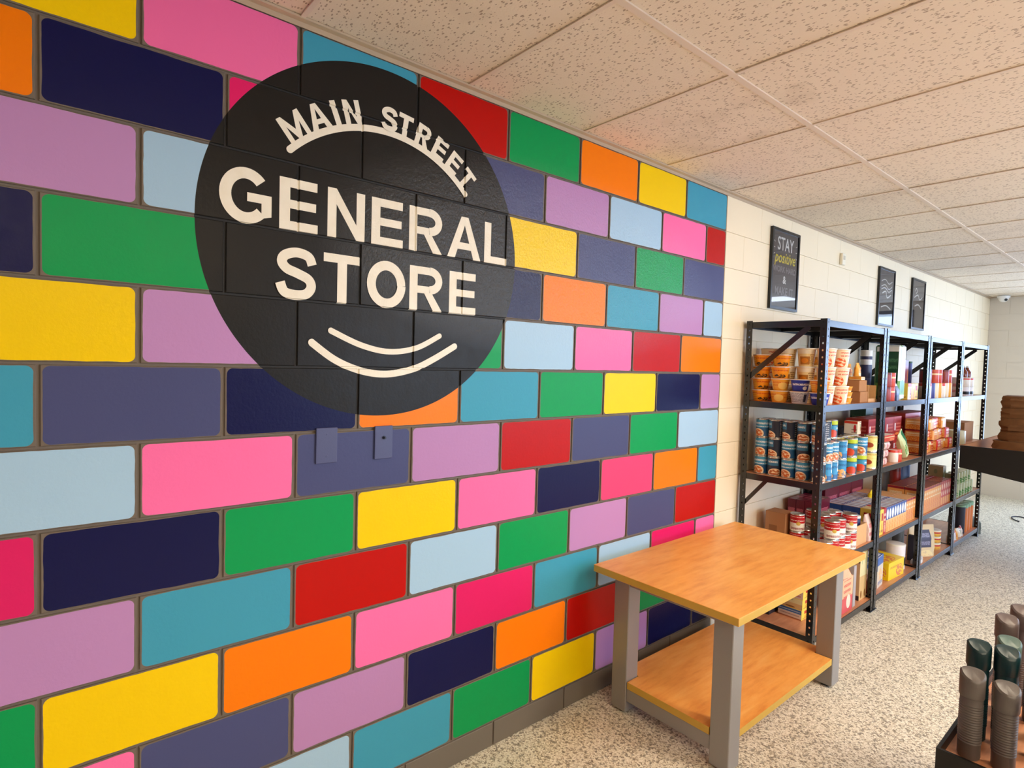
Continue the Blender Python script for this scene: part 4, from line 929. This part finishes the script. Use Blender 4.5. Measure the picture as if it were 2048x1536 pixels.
def text(parent, s, y, z, size, mat, shear=0.0, sx=1.0, x=.0112, name='lettering'):
    cu = bpy.data.curves.new('t', 'FONT'); cu.body = s; cu.size = size; cu.align_x = 'CENTER'; cu.shear = shear; cu.resolution_u = 3; cu.offset = .0012
    ob = bpy.data.objects.new('t', cu); col.objects.link(ob); dg = bpy.context.evaluated_depsgraph_get(); me = bpy.data.meshes.new_from_object(ob.evaluated_get(dg))
    bpy.data.objects.remove(ob); me.materials.clear(); me.materials.append(mat)
    for v in me.vertices: v.co = (x, y+v.co.x*sx, z+v.co.y)
    o = obj(name, me, parent); return o
def poster(y0, y1, z0, z1, label):
    e = empty('framed_poster', (0.0012, (y0+y1)/2, (z0+z1)/2), label, 'poster', 'framed posters on the cream wall')
    hy, hz, f = (y1-y0)/2, (z1-z0)/2, .017
    obj('backing', boxmesh('backing', (0, -hy+.003, -hz+.003), (.010, hy-.003, hz-.003), M_ART), e)
    m = MB(); m.box((0, -hy, -hz), (.018, -hy+f, hz)); m.box((0, hy-f, -hz), (.018, hy, hz)); m.box((0, -hy+f, -hz), (.018, hy-f, -hz+f)); m.box((0, -hy+f, hz-f), (.018, hy-f, hz))
    obj('frame', m.mesh('frame', [M_BPL], weld=False), e)
    m = MB(); m.quad([(.0132, -hy+f, -hz+f), (.0132, hy-f, -hz+f), (.0132, hy-f, hz-f), (.0132, -hy+f, hz-f)]); obj('glazing', m.mesh('glazing', [M_GLAZE]), e)
    return e, hy, hz
e, hy, hz = poster(.520, .905, 1.944, 2.456, 'black framed poster with white STAY and yellow positive lettering')
text(e, 'STAY', 0, .125, .118, M_WTXT, 0, .82)
text(e, 'positive', 0, .045, .100, M_YTXT, .25, .92)
text(e, 'WORK HARD', 0, -.015, .052, M_FTXT, 0, 1.0)
text(e, '&', 0, -.085, .07, M_WTXT)
text(e, 'MAKE IT', 0, -.160, .072, M_FTXT, 0, .95)
for s_ in (-1, 1):
    for k in range(3):
        m = MB(); c = Vector((.0112, s_*.145, .165-.035*k)); d = Vector((0, s_*.020, (1-k)*.009))
        m.quad([c, c+Vector((0, 0, .004)), c+d+Vector((0, 0, .004)), c+d]); obj('ray_mark', m.mesh('ray_mark', [M_WTXT]), e)
def swirl(e, pts, wd, mat=M_WTXT):
    m = MB()
    for q in strip(catmull(pts, 6), wd): m.quad([(.0112, a, b) for a, b in q])
    obj('brush_mark', m.mesh('brush_mark', [mat]), e)
e, _, _ = poster(2.425, 2.812, 1.956, 2.448, 'black framed dark poster second from the mural, behind glass glare')
for k, (a, b) in enumerate([(.13, .0), (.085, .01), (.06, .0)]): swirl(e, [(-.13, a), (-.04, a+.02), (.05, a-.01), (.13, a+.015)], .008)
swirl(e, [(-.10, .03), (-.02, .05), (.02, .0), (.11, .03)], .012); swirl(e, [(-.12, -.09), (0, -.07), (.12, -.095)], .01)
e, _, _ = poster(3.300, 3.695, 1.975, 2.452, 'black framed dark poster nearest the far corner, behind glass glare')
swirl(e, [(-.10, .12), (-.07, .15), (-.04, .12), (-.08, .10)], .01); swirl(e, [(-.12, .06), (-.02, .09), (.04, .05), (.12, .08)], .012); swirl(e, [(-.10, -.02), (0, .0), (.10, -.03)], .012)
# small wall devices
t = empty('thermostat', (.0012, 1.643, 2.398), 'small cream thermostat on the cream wall between first and second posters', 'thermostat')
obj('housing', boxmesh('housing', (0, -.028, -.043), (.022, .028, .043), flat('cream_plastic', (250, 240, 218), .4), .004), t)
obj('dial', boxmesh('dial', (.022, -.016, -.005), (.024, .016, .025), flat('dial_window', (214, 204, 184), .3), .001), t)
for k, (y, z0, z1, wd, lab) in enumerate([(-2.340, 1.222, 1.335, .070, 'blank wall plate painted slate blue under the black circle'), (-2.141, 1.219, 1.331, .067, 'slate painted wall plate with a coaxial socket')]):
    e = empty('wall_plate', (.0006, y, (z0+z1)/2), lab, 'wall plate', 'painted wall plates')
    o = obj('plate', boxmesh('plate', (0, -wd/2, -(z1-z0)/2), (.0065, wd/2, (z1-z0)/2), flat('slate_plate_paint', PAL['S'], .4, 0, .5, .12, 300), .0022, 2), e)
    if k:
        mm = MB(); mm.lathe([(.006, 0), (.006, .004), (.0035, .004), (.0035, .011)], 12); c = obj('socket', mm.mesh('socket', [flat('socket_dark', (28, 30, 46), .3)], True), e, (.0065, 0, .016)); c.rotation_euler = (0, PI/2, 0)
    else:
        for z in (.035, -.035):
            mm = MB(); mm.lathe([(.0035, 0), (.003, .0012)], 10); c = obj('screw', mm.mesh('screw', [flat('screw_paint', PAL['S'], .4)], True), e, (.0062, 0, z)); c.rotation_euler = (0, PI/2, 0)
# dome camera in the far corner
dc = empty('dome_camera', (.16, YF-.16, CT-.0005), 'white dome security camera on the ceiling at the far corner', 'camera')
m = MB(); m.lathe([(.062, -.028), (.066, -.02), (.066, -.001)], 24); obj('housing', m.mesh('housing', [M_WPL], True), dc)
m = MB(); m.lathe([(.012, -.078), (.036, -.068), (.05, -.048), (.054, -.028)], 24); obj('ball', m.mesh('ball', [M_WPL], True), dc)
m = MB(); m.lathe([(.016, 0), (.016, .01)], 16); c = obj('lens', m.mesh('lens', [M_BPL], True), dc, (.028, -.036, -.052)); c.rotation_euler = (math.radians(110), 0, math.radians(30))
# cable
cv = bpy.data.curves.new('cable', 'CURVE'); cv.dimensions = '3D'; cv.bevel_depth = .006; cv.bevel_resolution = 2
sp = cv.splines.new('NURBS'); pts = [(.62, 5.05, .007), (.55, 5.12, .007), (.52, 5.28, .007), (.60, 5.36, .007), (.68, 5.22, .007), (.78, 5.15, .02), (.92, 5.32, .007), (1.2, 5.5, .007), (1.6, 5.6, .007)]
sp.points.add(len(pts)-1); sp.use_endpoint_u = True; sp.order_u = 3
for p, q in zip(sp.points, pts): p.co = (*q, 1)
ob = bpy.data.objects.new('t', cv); col.objects.link(ob); me = bpy.data.meshes.new_from_object(ob.evaluated_get(bpy.context.evaluated_depsgraph_get())); bpy.data.objects.remove(ob)
me.materials.clear(); me.materials.append(P_DKB); tag(obj('cable', me), 'dark looped cable lying on the floor near the far wall', 'cable')

# ------------------------------------------------------------------ black display bin with paper bag bundles
M_BIN = flat('black_bin_paint', (17, 16, 15), .45, 0, .4, .1, 30, .3); M_BINW = M_BOARD
def slanted_bin(x0, x1, y0, y1, ztop, d0, slope, label, pz):
    e = empty('display_bin', ((x0+x1)/2, (y0+y1)/2, 0), label, 'display bin'); ox, oy = e.location.x, e.location.y; t = .02
    def plate(name, pts, th, n, mat):
        m = MB(); n = Vector(n)*th; a = [Vector((p[0]-ox, p[1]-oy, p[2])) for p in pts]; b = [p+n for p in a]; m.quad(a); m.quad(b[::-1])
        for k in range(len(a)): m.quad([a[k], b[k], b[(k+1) % len(a)], a[(k+1) % len(a)]])
        me = m.mesh(name, [mat]); bm = bmesh.new(); bm.from_mesh(me); bmesh.ops.recalc_face_normals(bm, faces=bm.faces); bm.to_mesh(me); bm.free(); return obj(name, me, e)
    zb = lambda x: ztop-d0-slope*(x-x0)
    plate('end_panel', [(x0, y0, zb(x0)), (x1, y0, zb(x1)), (x1, y0, ztop), (x0, y0, ztop)], t, (0, 1, 0), M_BIN)
    plate('end_panel', [(x0, y1-t, zb(x0)), (x1, y1-t, zb(x1)), (x1, y1-t, ztop), (x0, y1-t, ztop)], t, (0, 1, 0), M_BIN)
    o = plate('side_rail', [(x0, y0+t, zb(x0)), (x0, y1-t, zb(x0)), (x0, y1-t, ztop), (x0, y0+t, ztop)], t, (1, 0, 0), M_CARD); o['label'] = 'brown inner side rail'
    plate('side_rail', [(x1-t, y0+t, zb(x1)), (x1-t, y1-t, zb(x1)), (x1-t, y1-t, ztop), (x1-t, y0+t, ztop)], t, (1, 0, 0), M_BIN)
    plate('bin_floor', [(x0+t, y0+t, pz), (x1-t, y0+t, pz), (x1-t, y1-t, pz), (x0+t, y1-t, pz)], .012, (0, 0, 1), M_BOARD)
    for yy in (y0+.12, y1-.20):
        plate('pedestal', [(x1-.55, yy, 0), (x1-.25, yy, 0), (x1-.25, yy, zb(x1-.25)+.02), (x1-.55, yy, zb(x1-.55)+.02)], .06, (0, 1, 0), M_BIN)
    return e
slanted_bin(.62, 1.75, 2.45, 4.05, 1.013, .17, .145, 'black slant bottomed display bin holding paper bag bundles at the right', .925)
def bundle(x, y, z, w_, d_, h_, lab, seed):
    r = random.Random(seed); m = MB(); n = 6; K = 16; rows = []
    for j in range(n+1):
        t = j/n; bul = .975+.025*math.sin(t*PI)
        rows.append([((w_/2*bul)*max(-1, min(1, 1.38*math.cos(2*PI*(i+.5)/K)))+r.uniform(-.008, .008), (d_/2*bul)*max(-1, min(1, 1.38*math.sin(2*PI*(i+.5)/K)))+r.uniform(-.008, .008), h_*t+(r.uniform(-.006, .006) if 0 < j < n else 0)) for i in range(K)])
    for j in range(n):
        for i in range(K): m.quad([rows[j][i], rows[j][(i+1) % K], rows[j+1][(i+1) % K], rows[j+1][i]])
    m.quad(rows[0][::-1]); m.quad(rows[n])
    o = obj('paper_bag_bundle', m.mesh('paper_bag_bundle', [M_KRAFT], True), None, (x, y, z), r.uniform(-.05, .05)); return tag(o, lab, 'paper bags', 'paper bag bundles in the display bin')
hs = [.100, .088, .096, .084, .092]; z = .9385
for k, h_ in enumerate(hs):
    bundle(1.03+(.0 if k else -.02), 3.05+.01*(k % 2), z, .56-(.0 if k == 0 else .035), .36, h_-.001, f'folded brown paper bag bundle, {["bottom", "second lowest", "middle", "second highest", "top"][k]} of the stack', 20+k); z += h_

# ------------------------------------------------------------------ near table with bottles
nt = empty('product_table', (1.80, -.80, 0), 'low black table with a raised rim carrying upright bottles, at the near corner', 'table')
def pt(name, a, b, mat, bev=.0): return part(nt, name, a, b, mat, bev)
QX0, QX1, QY0, QY1, QZ = 1.388, 2.25, -1.292, -.30, .575
pt('tray_floor', (QX0+.008, QY0+.008, QZ-.02), (QX1-.008, QY1-.008, QZ), M_BOARD)
pt('rim', (QX0, QY0, QZ-.11), (QX1, QY0+.008, QZ+.027), M_BIN); pt('rim', (QX0, QY1-.008, QZ-.11), (QX1, QY1, QZ+.027), M_BIN)
pt('rim', (QX0, QY0+.008, QZ-.11), (QX0+.008, QY1-.008, QZ+.027), M_BIN); pt('rim', (QX1-.008, QY0+.008, QZ-.11), (QX1, QY1-.008, QZ+.027), M_BIN)
for x in (QX0+.25, QX1-.08):
    for y in (QY0+.08, QY1-.13): pt('leg', (x, y, 0), (x+.05, y+.05, QZ-.02), M_BIN)
M_BG = flat('grey_bottle_plastic', (92, 86, 84), .42, 0, .5, .1, 300, .06); M_BT = flat('dark_teal_plastic', (6, 44, 50), .38); M_BB = flat('royal_blue_plastic', (14, 34, 150), .32); M_BR = flat('brown_grey_plastic', (96, 84, 84), .4)
M_TC = flat('muted_teal_cap', (84, 108, 104), .4)
def bottle_mesh(h, mat):
    m = MB(); n = 24; prof = [(.021, 0), (.0243, .006)]
    ribs = 16; z = .04
    prof.append((.0243, .04))
    for k in range(ribs): prof += [(.0256, z+.003), (.0243, z+.006)]; z += .0065
    prof += [(.0243, h-.075), (.023, h-.072)]
    m.lathe(prof, n, cap1=True); return m.mesh('bottle_body', [mat], True)
def cap_mesh(h, mat, hc=.072):
    # cylindrical cap whose top is cut on a slant towards the front
    m = MB(); n = 24; r = .0272
    P = [(r*math.cos(2*PI*i/n), r*math.sin(2*PI*i/n)) for i in range(n)]
    def top(p, q=1.0): return hc-.006-.020*max(0, (-p[1]/r+.1))*.9 if q else 0
    ring0 = [(x*.95, y*.95, 0) for x, y in P]; ring1 = [(x, y, .004) for x, y in P]; ring2 = [(x, y, top((x, y))-.004) for x, y in P]; ring3 = [(x*.86, y*.86, top((x*.86, y*.86))) for x, y in P]
    for a, b in ((ring0, ring1), (ring1, ring2), (ring2, ring3)):
        for i in range(n): m.quad([a[i], a[(i+1) % n], b[(i+1) % n], b[i]])
    m.quad(ring0[::-1])
    c = (0, .012, top((0, .012)))
    for i in range(n): m.quad([ring3[i], ring3[(i+1) % n], c])
    return m.mesh('cap', [mat], True)
GBt = 'upright bottles on the near table'
def bottle(x, y, h, mat, cmat, lab, rz=0.0):
    e = tag(obj('bottle', bottle_mesh(h, mat), None, (x, y, QZ+.0005), rz), lab, 'bottle', GBt)
    obj('cap', cap_mesh(h, cmat), e, (0, 0, h-.073)); return e
bottle(1.440, -1.215, .232, M_BG, M_BG, 'ribbed grey bottle with slanted cap at the tray corner', .5)
bottle(1.507, -1.205, .222, M_BG, M_BG, 'ribbed grey bottle between the corner bottle and the blue bottle', .6)
bottle(1.578, -1.215, .225, M_BB, M_BB, 'royal blue bottle beside the two ribbed grey bottles', .6)
bottle(1.430, -1.105, .270, M_BT, M_BT, 'dark teal bottle standing behind the corner grey bottle', .5)
bottle(1.487, -1.095, .272, M_BT, M_BT, 'dark teal bottle behind the second grey bottle', .6)
bottle(1.556, -1.09, .270, M_BT, M_BT, 'dark teal bottle behind the royal blue bottle', .6)
bottle(1.474, -.985, .262, M_BT, M_TC, 'dark bottle with grey green cap, in the third row of the tray', .6)
bottle(1.549, -.98, .262, M_BT, M_BT, 'dark teal bottle, second in the third row of the tray', .6)
bottle(1.452, -.89, .292, M_BR, M_BR, 'brown grey bottle in the fourth row of the tray', .6)
bottle(1.520, -.885, .292, M_BR, M_BR, 'brown grey bottle, second in the fourth row of the tray', .6)
bottle(1.470, -.79, .300, M_BR, M_BR, 'brown grey bottle at the very back of the tray', .6)
